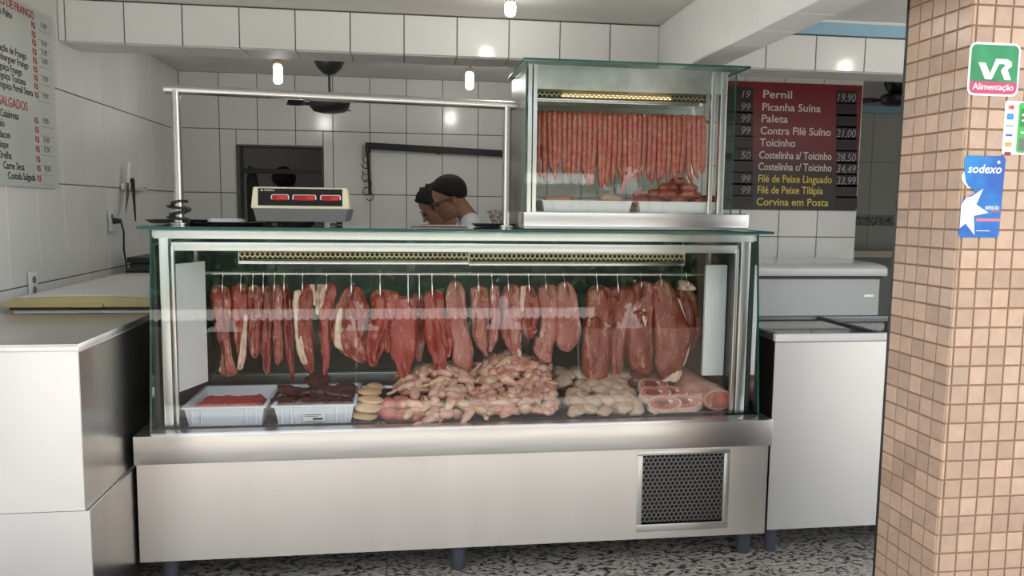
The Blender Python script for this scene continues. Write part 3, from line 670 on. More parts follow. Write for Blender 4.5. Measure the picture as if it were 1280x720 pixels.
def heap(name, x0, x1, y0, y1, z0, h, m, label, cat, seed, amp=.012, sc=16, n=26):
    mb = MB(); vs = []
    for j in range(n+1):
        for i in range(n+1):
            u, v = i/n, j/n; e = min(1, 16*u, 16*(1-u), 16*v, 16*(1-v)); e = math.sin(e*PI/2)
            x, y = x0+(x1-x0)*u, y0+(y1-y0)*v
            q = Vector((x*sc, y*sc, seed))
            vs.append((x, y, z0+e*(h*(1-.8*max(0, min(1, (v-.5)/.45)))+amp*noise.noise(q)+amp*.5*noise.noise(q*2.4))))
    fs = [(j*(n+1)+i, j*(n+1)+i+1, (j+1)*(n+1)+i+1, (j+1)*(n+1)+i) for j in range(n) for i in range(n)]
    b = len(vs); vs += [(x0, y0, z0-.003), (x1, y0, z0-.003), (x1, y1, z0-.003), (x0, y1, z0-.003)]; fs.append((b+3, b+2, b+1, b))
    mb.add(vs, fs); o = solo(name, mb, m, label, cat, None, 60); o['kind'] = 'stuff'; return o
heap('ground_beef', -.806, -.554, 3.050, 3.368, .5825, .074, ground, 'bright red ground beef filling the left white tub', 'ground meat', 1, .008, 40)
rl = random.Random(5)
for k in range(11):     # liver slices
    x = -.46+.055*(k % 5)+rl.uniform(-.01, .01) if k < 10 else -.36; y = 3.12+.10*(k // 5)+rl.uniform(-.02, .02); z = .635+.028*(k // 5)+rl.uniform(0, .006)
    mb = MB().ell((x, min(y, 3.32), z), (.058+rl.uniform(-.008, .008), .05, .021), Euler((rl.uniform(-.3, .3), rl.uniform(-.25, .25), rl.uniform(0, 3))).to_matrix(), 18, 10,
                  lambda d, k=k: 1+.38*noise.noise(d*1.7+Vector((k*3.3, 0, 0))))
    solo('liver_slice', mb, liver, 'glossy dark liver slice piled in the labelled white tub', 'liver', 'liver slices in the white tub', 60)

# ------------------------------------------------------------------ poultry and other pieces
rg = random.Random(11)
def blob_mesh(name, m, r, seed, amp=.28, fr=1.6, bend=0.):
    mb = MB().ell((0, 0, 0), r, None, 16, 10, lambda d: 1+amp*noise.noise(d*fr+Vector((seed*5.1, seed*2.3, 0)))+amp*.4*noise.noise(d*fr*2.5+Vector((0, seed, 9))))
    if bend: mb.v = [(x, y+bend*x*x/r[0], z) for x, y, z in mb.v]
    return mb.mesh(name, m, 70)
def wing_mesh(seed, m, s=1.):
    r2 = random.Random(seed); mb = MB()
    a = Vector((-.055, .0, -.008)); b = Vector((0, .035+r2.uniform(-.01, .012), .012)); c = Vector((.06, -.004, .0)); d = Vector((.088, -.03, -.006))
    def seg(p, q, r0, r1, mid):
        pts = [p.lerp(q, t/8) for t in range(9)]
        rs = [((r0*(1-t/8)+r1*t/8)+mid*math.sin(PI*t/8))*(1 if 0 < t < 8 else .45) for t in range(9)]
        mb.tube([x+Vector((0, 0, .003*noise.noise(x*60+Vector((seed, 0, 0))))) for x in pts], rs, 12, flat=.85)
    seg(a, b, .012, .014, .010); seg(b, c, .016, .009, .006); seg(c, d, .008, .004, .002)
    mb.v = [tuple(Vector(v)*s*(1+.12*noise.noise(Vector(v)*45+Vector((seed*3, 1, 0))))) for v in mb.v]
    return mb.mesh('chicken_wing', m, 70)
def drum_mesh(seed, m, s=1.):
    prof = [(.004, -.056), (.009, -.054), (.010, -.048), (.006, -.040), (.008, -.022), (.016, 0), (.023, .022), (.022, .038), (.014, .050), (.004, .055)]
    mb = MB().lathe(prof, (0, 0, 0), 14)
    mb.v = [tuple(Vector((v[2], v[1], v[0]))*s*(1+.18*noise.noise(Vector(v)*40+Vector((seed*3, 1, 0))))) for v in mb.v]
    return mb.mesh('chicken_drumette', m, 70)
wings = [wing_mesh(k, [chick, chick_y, chick][k % 3]) for k in range(5)]
drums = [drum_mesh(k, [chick_y, chick][k % 2]) for k in range(3)]
offc = [blob_mesh('chicken_piece', [chick_o, chick, chick_o][k % 3], (.034, .022, .018), k, .42, 2.0, .25) for k in range(6)]
film = [blob_mesh('pale_fillet', pale_f, (.038, .031, .019), k+20, .34, 1.5) for k in range(5)]
slic = [blob_mesh('tan_slice', mat('tan_poultry', (.74, .50, .30), .38, col2=(.62, .36, .20), vscale=10, coat=.3, orand=.1), (.055, .035, .014), k+40, .16, 1.3) for k in range(3)]
pnk = [blob_mesh('pink_piece', pinkm, (.042, .034, .028), k+60, .14, 1.4) for k in range(3)]
def put(name, me, x, y, z, lab, cat, grp, rot=None, s=1.):
    o = inst(name, me, None, (x, y, z), rot or (rg.uniform(-.5, .5), rg.uniform(-.5, .5), rg.uniform(0, 6.28)), (s, s, s))
    return tag(o, lab, cat, grp)
# tan slices beside the tub
for k, (x, y, z, rz) in enumerate([(-.155, 3.06, .600, .3), (-.145, 3.07, .628, .25), (-.135, 3.12, .650, .1), (-.14, 3.18, .668, .4), (-.12, 3.26, .672, 1.2), (-.15, 3.15, .615, .2)]):
    put('poultry_slice', slic[k % 3], x, y, z, ['tan poultry slice resting on the tray beside the liver tub', 'tan poultry slice second from the bottom beside the liver tub', 'tan poultry slice in the middle of the stack beside the liver tub',
        'tan poultry slice on top of the stack beside the liver tub', 'greyish poultry slice behind the tan stack', 'tan poultry slice tucked under the stack beside the liver tub'][k], 'poultry', 'tan slices by the tub', (.25, .1, rz), .95)
for k, (x, y, z) in enumerate([(-.055, 3.06, .602), (.0, 3.05, .600), (.045, 3.05, .595), (-.06, 3.13, .622), (.0, 3.12, .625), (-.09, 3.11, .600), (.05, 3.13, .612), (-.02, 3.20, .615)]):
    put('pink_meat_piece', pnk[k % 3], x, y, z, 'rounded salmon-pink piece of meat beside the tan slices', 'meat', 'pink pieces in the wing tray', None, 1.)
gl = MB()
for k in range(6):
    a = k*1.05; gl.prism([(-.092+.012*math.cos(a)+dx, .583+.006*math.sin(a)+dz) for dx, dz in ((-.008, 0), (0, .006), (.009, .002), (.002, -.003))], 'y', 2.993+.002*k, 2.9945+.002*k)
solo('parsley_sprig', gl, mat('green_leaf', (.10, .26, .05), .6), 'small green herb leaf at the front of the wing tray', 'herb')
def heap_h(x, y, cx, cy, rx, ry, h): return max(0, h*(1-((x-cx)/rx)**2-((y-cy)/ry)**2))
# wings: laid over the heap surface layer by layer
def heap_points(x0, x1, y0, y1, p, hf, rnd_):
    pts = []
    ny = int((y1-y0)/p); nx = int((x1-x0)/p)
    for j in range(ny+1):
        for i in range(nx+1):
            x = x0+p*i+(p/2 if j % 2 else 0)+rnd_.uniform(-.25, .25)*p; y = y0+p*j+rnd_.uniform(-.25, .25)*p
            if x > x1+.01: continue
            pts.append((x, y, hf(x, y)))
    return pts
def hw_(x, y): return .012+.118*max(0, 1-((x-.17)/.24)**2)*max(0, min(1, (y-3.0)/.26))
def ho_(x, y): return .012+.165*max(0, 1-((x-.46)/.24)**2)**.8*max(0, min(1, (y-2.98)/.30))
for n, (x, y, hz) in enumerate(heap_points(.0, .29, 3.018, 3.42, .046, hw_, rg)):
    if x < .06 and y < 3.2 and (x < .02 or y > 3.1): continue
    me = wings[n % 5] if n % 4 else drums[n % 3]
    put('chicken_wing', me, x, y, .592+hz, 'raw chicken wing in the heap between the pink pieces and the chicken offcuts', 'chicken', 'raw chicken wings', (rg.uniform(-.4, .6), rg.uniform(-.4, .4), rg.uniform(0, 6.28)), rg.uniform(.85, 1.1))
for x0, x1, yy, lab in ((.175, .215, 3.24, 'left'), (.30, .27, 3.30, 'right')):
    s_ = 1 if lab == 'left' else -1
    pts = [(x1, yy, .715), ((x0+x1)/2, yy-.01, .735), (x0, yy-.015, .757)] if s_ > 0 else [(.262, yy, .700), (.295, yy, .722), (.328, yy-.01, .757)]
    solo('wing_tip', MB().tube(pts, [.010, .007, .003], 8), chick, f'pale wing tip sticking up at the {lab} of the wing heap', 'chicken', 'raised wing tips', 60)
# offcut heap
for n, (x, y, hz) in enumerate(heap_points(.305, .615, 3.016, 3.42, .036, ho_, rg)):
    put('chicken_offcut', offc[n % 6] if n % 5 else drums[n % 3], x, y, .590+hz, 'small orange-pink chicken piece in the tallest heap', 'chicken', 'heaped chicken pieces', None, rg.uniform(.8, 1.15))
# pale fillets, overlapping up a slope
def hf_(x, y): return .012+.075*max(0, min(1, (y-3.02)/.32))
for n, (x, y, hz) in enumerate(heap_points(.69, .985, 3.03, 3.50, .060, hf_, rg)):
    put('pale_fillet', film[n % 5], x, y, .592+hz+rg.uniform(-.003, .008), 'pale peach fillet lying in rows in the tray left of the steaks', 'fillet', 'pale fillets', (rg.uniform(-.1, .7), rg.uniform(-.3, .3), rg.uniform(-.9, .9)), rg.uniform(1.0, 1.3))
# bone-in steaks
def steak(x, y, z, rz, lab, s=1.12):
    t = thing('bone_in_steak', lab, 'steak', (x, y, z), 'steaks in the right tray')
    out = [(.070*s*math.cos(a)*(1+.12*math.sin(2*a+rz)), .045*s*math.sin(a)*(1+.1*math.cos(3*a))) for a in [2*PI*k/22 for k in range(22)]]
    def T(p, q): return (x+p*math.cos(rz)-q*math.sin(rz), y+p*math.sin(rz)+q*math.cos(rz))
    def pr(pl, h0, h1, tilt=.35): 
        mb = MB(); n_ = len(pl)
        A = [(*T(*p), z+h0+tilt*(p[1]+.045)) for p in pl]; B = [(*T(p[0]*.96, p[1]*.96), z+h1+tilt*(p[1]+.045)) for p in pl]
        return mb.add(A+B, [tuple(range(n_)), tuple(range(2*n_-1, n_-1, -1))]+[(i, i+n_, (i+1) % n_+n_, (i+1) % n_) for i in range(n_)])
    obj('fat_rim', pr(out, 0, .020), fatm, t, 40)
    obj('lean', pr([(p*.86, q*.86) for p, q in out], .012, .0225), pinkm, t, 40)
    obj('eye_of_meat', pr([(p*.45-.012, q*.5) for p, q in out], .02, .0240), beef_d, t, 40)
    obj('bone', pr([(.028+.010*math.cos(a), .006+.010*math.sin(a)) for a in [2*PI*k/10 for k in range(10)]], .02, .0250), bone, t, 40)
for x, y, z, rz, lab in ((1.075, 3.07, .586, .05, 'bone-in steak at the front left of the right tray'), (1.165, 3.085, .586, -.1, 'bone-in steak at the front beside the loin roll'),
                         (1.07, 3.18, .602, .15, 'bone-in steak in the second row, left side of the right tray'), (1.15, 3.20, .600, .0, 'bone-in steak in the second row beside the loin roll'),
                         (1.10, 3.30, .612, .2, 'bone-in steak at the back of the right tray')):
    steak(x, y, z, rz, lab)
for k, (x, y) in enumerate(((1.06, 3.40), (1.14, 3.42), (1.11, 3.50))):
    put('red_meat_piece', blob_mesh('red_meat_piece', beef_d, (.06, .045, .035), k+80, .2, 1.4), x, y, .645, ['dark red meat piece at the back left of the steak tray', 'dark red meat piece at the back right of the steak tray', 'dark red meat piece furthest back in the steak tray'][k], 'meat', None, (0, .1, k), 1.)
# long loin roll lying front to back
def loin():
    mb = MB(); ns, nr = 26, 22; vs = []
    for i in range(nr+1):
        u = i/nr; e = 1 if .04 < u < .97 else (.94 if u < .04 else .8)
        cx, cy, cz = 1.305-.045*u, 3.055+.53*u, .634+.012*u
        for k in range(ns):
            q = 2*PI*k/ns; x, z = .070*e*math.cos(q), .048*e*math.sin(q)
            z = max(z, -.047)
            d = Vector((x*25, u*9, z*25)); s_ = 1+.10*noise.noise(d)
            vs.append((cx+x*s_, cy, cz+z*s_))
    mb.add(vs, [(i*ns+k, i*ns+(k+1) % ns, (i+1)*ns+(k+1) % ns, (i+1)*ns+k) for i in range(nr) for k in range(ns)]+[tuple(range(ns)), tuple(nr*ns+k for k in range(ns))])
    t = solo('pork_loin', mb, mat('loin_skin', (.66, .40, .32), .4, col2=(.56, .24, .18), vscale=12, coat=.3, bump=.2, bscale=25), 'long pork loin lying front to back at the right end', 'meat', None, 60)
    me = cut = MB().prism([(1.305+.058*math.cos(a)*(1+.06*math.sin(3*a)), .634+.036*math.sin(a)) for a in [2*PI*k/24 for k in range(24)]], 'y', 3.0525, 3.0560)
    obj('cut_face', me, pork, t)
    obj('eye_of_meat', MB().prism([(1.325+.026*math.cos(a), .632+.024*math.sin(a)) for a in [2*PI*k/18 for k in range(18)]], 'y', 3.0510, 3.0530), pinkm, t)
loin()

# ================================================================== UPPER SAUSAGE CASE
UX0, UX1, UY0, UY1 = .474, 1.424, 3.10, 3.55
uc = thing('countertop_display_case', 'small glass sausage cabinet standing on the counter top', 'display case', ((UX0+UX1)/2, 3.32, 1.341))
obj('steel_base', MB().bbox(UX0, UX1, UY0, UY1, 1.352, 1.407, .003).box(UX0+.004, UX1-.004, UY0+.006, UY1, 1.342, 1.352), steel, uc, 30)
obj('floor_plate', MB().box(UX0+.01, UX1-.01, UY0+.01, UY1-.01, 1.407, 1.411), steel_b, uc)
for a, b in ((.487, .503), (.508, .524)): obj('corner_post', MB().bbox(a, b, UY0+.008, UY0+.03, 1.407, 1.99, .002), alu, uc, 30)
for a, b in ((1.245, 1.262), (1.285, 1.312)): obj('corner_post', MB().bbox(a, b, UY0+.008, UY0+.03, 1.407, 1.985, .002), alu, uc, 30)
for a, b in ((.480, .51), (1.30, 1.33)): obj('rear_post', MB().bbox(a, b, UY1-.03, UY1-.005, 1.407, 1.99, .002), alu, uc, 30)
obj('side_panel', MB().box(UX0+.004, UX0+.008, UY0+.02, UY1-.02, 1.407, 1.985), glass_s if False else mat('grey_side_panel', (.34, .34, .33), .3, .7), uc)
obj('top_band', MB().bbox(.512, 1.30, UY0+.014, UY0+.03, 1.895, 1.985, .002), mat('stained_steel', (.55, .56, .54), .38, 1., var=.35, vscale=7), uc, 30)
obj('inner_back_band', MB().box(.512, 1.30, UY1-.03, UY1-.02, 1.80, 1.985), alu, uc)
obj('top_lining', MB().box(UX0+.01, 1.33, UY0+.03, UY1-.01, 1.982, 1.990), alu, uc)
fgu = obj('front_glass', MB().add([(.478, UY0, 1.408), (1.345, UY0, 1.408), (1.345, UY0, 2.0), (.478, UY0, 2.0)], [(0, 1, 2, 3)]), glass, uc)
obj('glass_edge', MB().box(1.342, 1.346, UY0-.001, UY0+.005, 1.408, 2.0).box(.476, .480, UY0-.001, UY0+.005, 1.408, 2.0), glass_edge, fgu)
obj('side_glass', MB().add([(1.345, UY0, 1.408), (1.345, UY1, 1.408), (1.345, UY1, 2.0), (1.345, UY0, 2.0)], [(0, 1, 2, 3)]), glass_s, uc)
for a, b, y in ((.51, .92, UY1-.012), (.88, 1.30, UY1-.004)):
    rd = obj('rear_door', MB().add([(a, y, 1.412), (b, y, 1.412), (b, y, 1.98), (a, y, 1.98)], [(0, 1, 2, 3)]), glass_s, uc)
    obj('door_frame', MB().box(a, a+.012, y-.002, y+.004, 1.412, 1.98).box(b-.012, b, y-.002, y+.004, 1.412, 1.98).box(a+.012, b-.012, y-.002, y+.004, 1.412, 1.424), alu, rd)
utg = obj('top_glass', MB().add([(UX0-.008, UY0-.01, 2.006), (1.398, UY0-.01, 2.006), (1.398, UY1+.008, 2.006), (UX0-.008, UY1+.008, 2.006)], [(0, 1, 2, 3)]), glass_top, uc)
obj('glass_edge', MB().box(UX0-.01, 1.40, UY0-.012, UY0-.01, 2.001, 2.009).box(UX0-.01, UX0-.008, UY0-.01, UY1+.01, 2.001, 2.009).box(1.398, 1.40, UY0-.01, UY1+.01, 2.001, 2.009).box(UX0-.008, 1.398, UY1+.008, UY1+.01, 2.001, 2.009), glass_edge, utg)
hu = hex_strip(.525, 1.240, 3.17, 1.868, 1.898, uc)
obj('fluorescent_tube', MB().tube([(.64, 3.188, 1.884), (1.10, 3.188, 1.884)], .006, 10), mat('warm_tube', (.9, .8, .6), .4, emit=(1, .70, .32), estr=1.1), hu, 40)
URZ = 1.800
obj('hanging_rail', MB().tube([(.512, 3.25, URZ), (1.322, 3.25, URZ)], .0065, 12), steel_b, uc, 40)
for a in (.530, 1.225): obj('rail_hanger', MB().tube([(a, 3.25, URZ), (a, 3.25, 1.985)], .0025, 8), steel_b, uc)
# sausages folded over the rail
def ordinal(k): return ['', 'first', 'second', 'third', 'fourth', 'fifth', 'sixth', 'seventh', 'eighth', 'ninth', 'tenth', 'eleventh', 'twelfth', 'thirteenth', 'fourteenth', 'fifteenth', 'sixteenth', 'seventeenth', 'eighteenth'][k]
rs_ = random.Random(3)
bot = [222,228,219,226,216,214,218,222,217,224,232,233,231,232,232,226,221,238,229,228,222,220,222,226,226,222,228,227,225,218,224,221,216,214]
N = len(bot)
def sausage(i, front=True):
    x = .552+(1.262-.552)*i/(N-1); r = .0110+rs_.uniform(-.0006, .0006)
    zb = P(700, bot[i], 'y', 3.225).z+rs_.uniform(-.012, .006); zt = URZ+.0065+r
    pts = []; rr = []
    yb = 3.25+.0175; yf = 3.25-.0175
    back_len = rs_.uniform(.06, .16)
    k = 6
    for j in range(k): pts.append((x+rs_.uniform(-.0006, .0006), yb+.006, zb+back_len+(URZ-zb-back_len)*j/k)); 
    for j in range(7):
        a = PI*j/6; pts.append((x, 3.25+.0175*math.cos(a), URZ+.0175*math.sin(a)))
    L = 12; bend = rs_.uniform(-.012, .012); hookx = rs_.choice([0, 0, 0, .018, -.018])
    for j in range(1, L+1):
        u = j/L; pts.append((x+bend*u*u+(hookx*max(0, u-.8)/.2), yf-.006*math.sin(u*PI)-.004*u, URZ+(zb-URZ)*u))
    n_ = len(pts); rr = [r*(1+.05*math.sin(j*1.7+i)) for j in range(n_)]
    for q, s_ in ((0, .25), (1, .8), (n_-1, .28), (n_-2, .82)): rr[q] = r*s_
    lab = 'long fresh sausage on the cabinet rail, leftmost of the row' if i == 0 else 'long fresh sausage on the cabinet rail, rightmost of the row' if i == N-1 else (f'fresh sausage hanging from the cabinet rail, {ordinal(i+1)} from the left' if i < 17 else f'fresh sausage hanging from the cabinet rail, {ordinal(N-i)} from the right')
    solo('sausage', MB().tube(pts, rr, 10), saus, lab, 'sausage', 'sausages on the cabinet rail', 60)
for i in range(N): sausage(i)
# two white trays with contents
def rib_tray(x0, x1, lab):
    t = thing('white_tray', lab, 'tray', ((x0+x1)/2, 3.22, 1.411), 'white trays in the cabinet')
    obj('tray_body', open_tray(MB(), x0+.008, x1-.008, 3.135, 3.36, 1.4115, 1.457, .003, .010, .006), whiteplastic, t, 30)
    for k in range(5):
        x = x0+.05+(x1-x0-.1)*k/4; obj('rib', MB().box(x-.0012, x+.0012, 3.1325, 3.142, 1.418, 1.447), pale_plastic, t)
rib_tray(.548, .938, 'white ribbed tray with a few chicken pieces, left in the cabinet')
rib_tray(.952, 1.310, 'white ribbed tray of dark smoked sausages, right in the cabinet')
for k, (x, y, z, s, lab) in enumerate([(.64, 3.22, 1.458, 1.1, 'browned chicken leg lying at the left of the white tray'), (.70, 3.26, 1.452, .9, 'thin browned chicken piece in the middle of the white tray'), (.86, 3.22, 1.462, 1.25, 'pale rounded chicken piece at the right of the white tray')]):
    tag(inst('chicken_piece', drums[0] if k < 2 else blob_mesh('chicken_piece', pale_f, (.045, .03, .022), 5, .15), None, (x, y, z), (0, .1, .2*k), (s, s, s)), lab, 'chicken')
cz = [(.985, 1.452), (1.0, 1.482), (1.045, 1.455), (1.10, 1.452), (1.15, 1.455), (1.20, 1.452), (1.25, 1.455), (1.06, 1.487), (1.10, 1.487), (1.145, 1.490), (1.19, 1.487), (1.235, 1.484), (1.10, 1.515), (1.145, 1.520), (1.19, 1.515), (1.165, 1.540), (1.28, 1.464)]
for k, (x, z) in enumerate(cz):
    L_ = rs_.uniform(.036, .048); r = rs_.uniform(.018, .0215); a = rs_.uniform(-.5, .5)
    pts = [(x+L_*t*math.cos(a), 3.20+(.04 if k % 2 else -.01)+L_*t*math.sin(a)*1.0, z+.006*(1-t*t)-.003) for t in (-1, -.85, -.5, 0, .5, .85, 1)]
    lab = {0: 'dark red smoked sausage at the left foot of the cabinet pile', 15: 'dark red smoked sausage crowning the cabinet pile', 16: 'dark red smoked sausage at the right foot of the cabinet pile'}.get(k, 'stubby dark red smoked sausage in the cabinet pile')
    solo('smoked_sausage', MB().tube(pts, [r*.25, r*.7, r, r*1.04, r, r*.7, r*.25], 12), chor, lab, 'sausage', 'smoked sausages in the white tray', 60)

# ================================================================== ON THE COUNTER TOP
TZ = 1.3405
rail = thing('counter_rail', 'polished steel tube rail standing on the glass counter top', 'rail', (-.23, 3.33, TZ))
pA, pB = P(222, 200, 'y', 3.33), P(633.5, 200, 'y', 3.33)
zA, zB = P(222, 113, 'y', 3.33).z, P(634, 133, 'y', 3.33).z
for p, z in ((pA, zA), (pB, zB)):
    ps = obj('post', MB().tube([(p.x, 3.33, TZ+.004), (p.x, 3.33, z)], .019, 18), steel_b, rail, 40)
    obj('flange', MB().lathe([(.036, 0), (.036, .006), (.022, .010)], (p.x, 3.33, TZ), 20), steel_b, ps, 40)
obj('crossbar', MB().tube([(P(206, 110, 'y', 3.33).x, 3.33, zA+.004), (P(645, 133, 'y', 3.33).x, 3.33, zB+.004)], .019, 18), steel_b, rail, 40)
pts = []
for k in range(60):
    a = k*.55; pts.append((pA.x+.036*math.cos(a)*(1+.25*math.sin(k*.21)), 3.33+.034*math.sin(a), TZ+.014+.0015*k*.85+.010*math.sin(k*.37)))
solo('coiled_cable', MB().tube(pts, .0055, 6), blackp, 'black cable wound round the foot of the left rail post', 'cable', None, 60)

def scale_thing():
    y = 3.22
    x0, x1 = P(313, 245, 'y', y).x, P(437, 245, 'y', y).x
    t = thing('weighing_scale', 'cream price scale with three red digit windows on the counter', 'scale', ((x0+x1)/2, y+.16, TZ))
    zt, zm, zb = P(370, 234, 'y', y).z, P(370, 261, 'y', y).z, P(370, 277, 'y', y).z
    xc = (x0+x1)/2; hw = (x1-x0)/2
    # display head: trapezoid front leaning back
    def head(w0, w1, z0, z1, yf0, yf1, yb): return MB().add([(xc-w0, yf0, z0), (xc+w0, yf0, z0), (xc+w0, yb, z0), (xc-w0, yb, z0), (xc-w1, yf1, z1), (xc+w1, yf1, z1), (xc+w1, yb, z1), (xc-w1, yb, z1)],
                                                    [(0,3,2,1),(4,5,6,7),(0,1,5,4),(1,2,6,5),(2,3,7,6),(3,0,4,7)])
    bd = obj('display_head', head(hw, hw*.955, zm, zt, y-.004, y+.006, y+.10), cream, t)
    bm2 = bd.modifiers.new('bevel', 'BEVEL'); bm2.width = .006; bm2.segments = 2
    obj('grey_base', head(hw*.90, hw*.96, zb, zm, y+.012, y+.004, y+.36), greyp, t)
    for fx in (-.55, .65):
        obj('foot', MB().lathe([(.014, 0), (.014, .012)], (xc+hw*fx, y+.04, TZ), 12), blackp, t)
        obj('foot', MB().lathe([(.014, 0), (.014, .012)], (xc+hw*fx, y+.32, TZ), 12), blackp, t)
    obj('weighing_plate', MB().bbox(xc-.17, xc+.17, y+.12, y+.36, zm+.006, zm+.016, .004), steel_b, t, 30)
    zl0, zl1 = zm+.012, zt-.006
    def ln(z): return y-.004+.010*(z-zm)/(zt-zm)
    pn = obj('display_panel', MB().add([(xc-hw*.85, ln(zl0)-.0022, zl0), (xc+hw*.85, ln(zl0)-.0022, zl0), (xc+hw*.85, ln(zl1)-.0022, zl1), (xc-hw*.85, ln(zl1)-.0022, zl1),
                                        (xc-hw*.85, ln(zl0)+.002, zl0), (xc+hw*.85, ln(zl0)+.002, zl0), (xc+hw*.85, ln(zl1)+.002, zl1), (xc-hw*.85, ln(zl1)+.002, zl1)], [(0,1,2,3),(4,7,6,5),(0,4,5,1),(1,5,6,2),(2,6,7,3),(3,7,4,0)]), mat('matt_black_panel', (.012, .012, .012), .6, spec=.2), t)
    redm = mat('red_display', (.24, .014, .014), .2, emit=(1, .04, .03), estr=.05)
    redd = mat('red_digits', (.8, .05, .03), .3, emit=(1, .12, .06), estr=.12)
    whi = mat('white_print', (.7, .7, .66), .6)
    zc = (zl0+zl1)/2-.002
    for a, b, dg in ((-.57, -.25, '0.000'), (-.14, .30, '0.00'), (.42, .80, '0.00')):
        yw = ln(zc)-.0034
        obj('window_rim', MB().prism(rrect(xc+hw*a-.004, xc+hw*b+.004, zc-.0125, zc+.0125, .008), 'y', yw+.0004, yw+.0012), whi, pn)
        obj('red_window', MB().prism(rrect(xc+hw*a, xc+hw*b, zc-.0100, zc+.0100, .006), 'y', yw-.0004, yw+.0006), redm, pn)
        text(dg, .016, redd, pn, (xc+hw*b-.006, yw-.0008, zc-.0055), align='RIGHT', depth=.0002)
        for q in (a, b-.08): obj('caption_line', MB().box(xc+hw*q, xc+hw*q+.014, yw+.0002, yw+.0010, zc-.0185, zc-.0165), whi, pn)
    text('FILIZOLA', .0095, whi, pn, (xc-hw*.72, ln(zl1)-.0032, zl1-.0105), bold=.02, depth=.0002)
    obj('maker_mark', MB().prism([(xc-hw*.81, zl1-.010), (xc-hw*.775, zl1-.004), (xc-hw*.74, zl1-.010)], 'y', ln(zl1)-.0034, ln(zl1)-.0026), whi, pn)
scale_thing()
def flat_tray(x, y, rx, ry, h, m, name, lab, seg=28, flare=1.15):
    mb = MB(); pr = [(.80, .0), (.86, .002), (1.0, h), (1.0/flare*1.12, h), (.84, .006)]
    vs = []
    for k, z in pr:
        for i in range(seg):
            a = 2*PI*i/seg; c, s = math.cos(a), math.sin(a); q = (abs(c)**4+abs(s)**4)**-.25
            vs.append((x+rx*k*c*q, y+ry*k*s*q, TZ+z))
    fs = [(j*seg+i, j*seg+(i+1) % seg, (j+1)*seg+(i+1) % seg, (j+1)*seg+i) for j in range(4) for i in range(seg)]+[tuple(range(seg)), tuple(4*seg+i for i in range(seg))]
    return solo(name, mb.add(vs, fs), m, lab, 'tray', None, 40)
flat_tray(-.955, 3.52, .13, .09, .016, blackp, 'shallow_tray', 'shallow black tray left of the coiled cable')
flat_tray(-.72, 3.42, .145, .08, .010, blackp, 'shallow_tray', 'shallow black tray under the white dish')
solo('white_dish', MB().prism(rrect(-.81, -.665, 3.37, 3.46, .03), 'z', TZ+.0105, TZ+.022).prism(rrect(-.80, -.675, 3.38, 3.45, .025), 'z', TZ+.022, TZ+.024), whiteplastic, 'small white dish on the black tray by the left post', 'dish')
flat_tray(.385, 3.40, .095, .07, .014, blackp, 'shallow_tray', 'black oval tray beside the right rail post')
solo('cutting_mat', MB().prism(rrect(.03, .27, 3.34, 3.50, .02), 'z', TZ+.001, TZ+.005), mat('pinkish_board', (.38, .27, .25), .5), 'thin pinkish board on the glass in front of the two men', 'board')
# patterned basket between the men and the right post
bk = MB()
bx, by = .475, 3.72
for j in range(5):
    for k in range(16):
        a = 2*PI*(k+.5*(j % 2))/16; bk.tube([(bx+(.058+.006*j)*math.cos(a+q*.2), by+(.045+.004*j)*math.sin(a+q*.2), TZ+.006+.013*j+.013*abs(q)) for q in (-1, 0, 1)], .004, 5)
bk.lathe([(.05, 0), (.05, .006)], (bx, by, TZ), 16)
solo('lace_basket', bk, mat('patterned_white', (.66, .60, .55), .6, col2=(.18, .10, .08), vscale=60), 'white patterned openwork basket behind the right rail post', 'basket', None, 50)

# ================================================================== LEFT COUNTER AND FREEZER
lc = thing('steel_counter', 'tall stainless counter unit at the left, front face bright', 'counter', (-1.27, 2.86, 0))
LX0, LX1 = -1.555, -.986
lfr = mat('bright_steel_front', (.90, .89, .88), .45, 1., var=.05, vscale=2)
ub = obj('upper_body', MB().box(LX0, LX1, 2.502, 3.22, .47, .972), lfr, lc)
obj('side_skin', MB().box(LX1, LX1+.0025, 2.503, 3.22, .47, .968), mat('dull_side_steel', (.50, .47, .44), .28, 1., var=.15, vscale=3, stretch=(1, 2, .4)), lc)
obj('worktop', MB().bbox(LX0, LX1+.004, 2.497, 3.225, .972, .995, .003), steel, lc, 30)
obj('lower_body', MB().box(LX0, LX1+.012, 2.508, 3.22, .06, .466), lfr, lc)
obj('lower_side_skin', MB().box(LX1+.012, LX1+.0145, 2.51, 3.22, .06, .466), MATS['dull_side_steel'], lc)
for x in (LX0+.06, LX1-.05):
    for y in (2.56, 3.16): obj('leg', MB().lathe([(.022, 0), (.026, .06)], (x, y, 0), 14), legmat, lc)
cf = thing('chest_freezer', 'old white chest freezer with a yellowed lid edge behind the left counter', 'freezer', (-1.27, 3.8, 0))
obj('body', MB().bbox(-1.53, -.995, 3.29, 4.42, .03, 1.0, .01), whitemetal, cf, 30)
obj('seal', MB().box(-1.535, -.99, 3.275, 4.43, 1.0, 1.012), brown, cf)
ld = MB(); n_ = 18; prof = []
for k in range(n_+1):
    u = k/n_; x = -1.55+.57*u; prof.append((x, 1.040+.012*math.sin(PI*u)**.5 if 0 < u < 1 else 1.032))
ld.prism([(-1.55, 1.012)]+prof+[(-.98, 1.012)], 'y', 3.262, 3.30)
lid = obj('lid_edge', ld, yellow, cf, 30)
obj('lid', MB().prism([(-1.54, 1.014)]+[(x, z+.002) for x, z in prof[1:-1]]+[(-.985, 1.014)], 'y', 3.30, 4.44), whitemetal, cf, 30)
obj('lid_handle', MB().bbox(-1.30, -1.18, 3.25, 3.265, 1.012, 1.026, .003), yellow, lid)
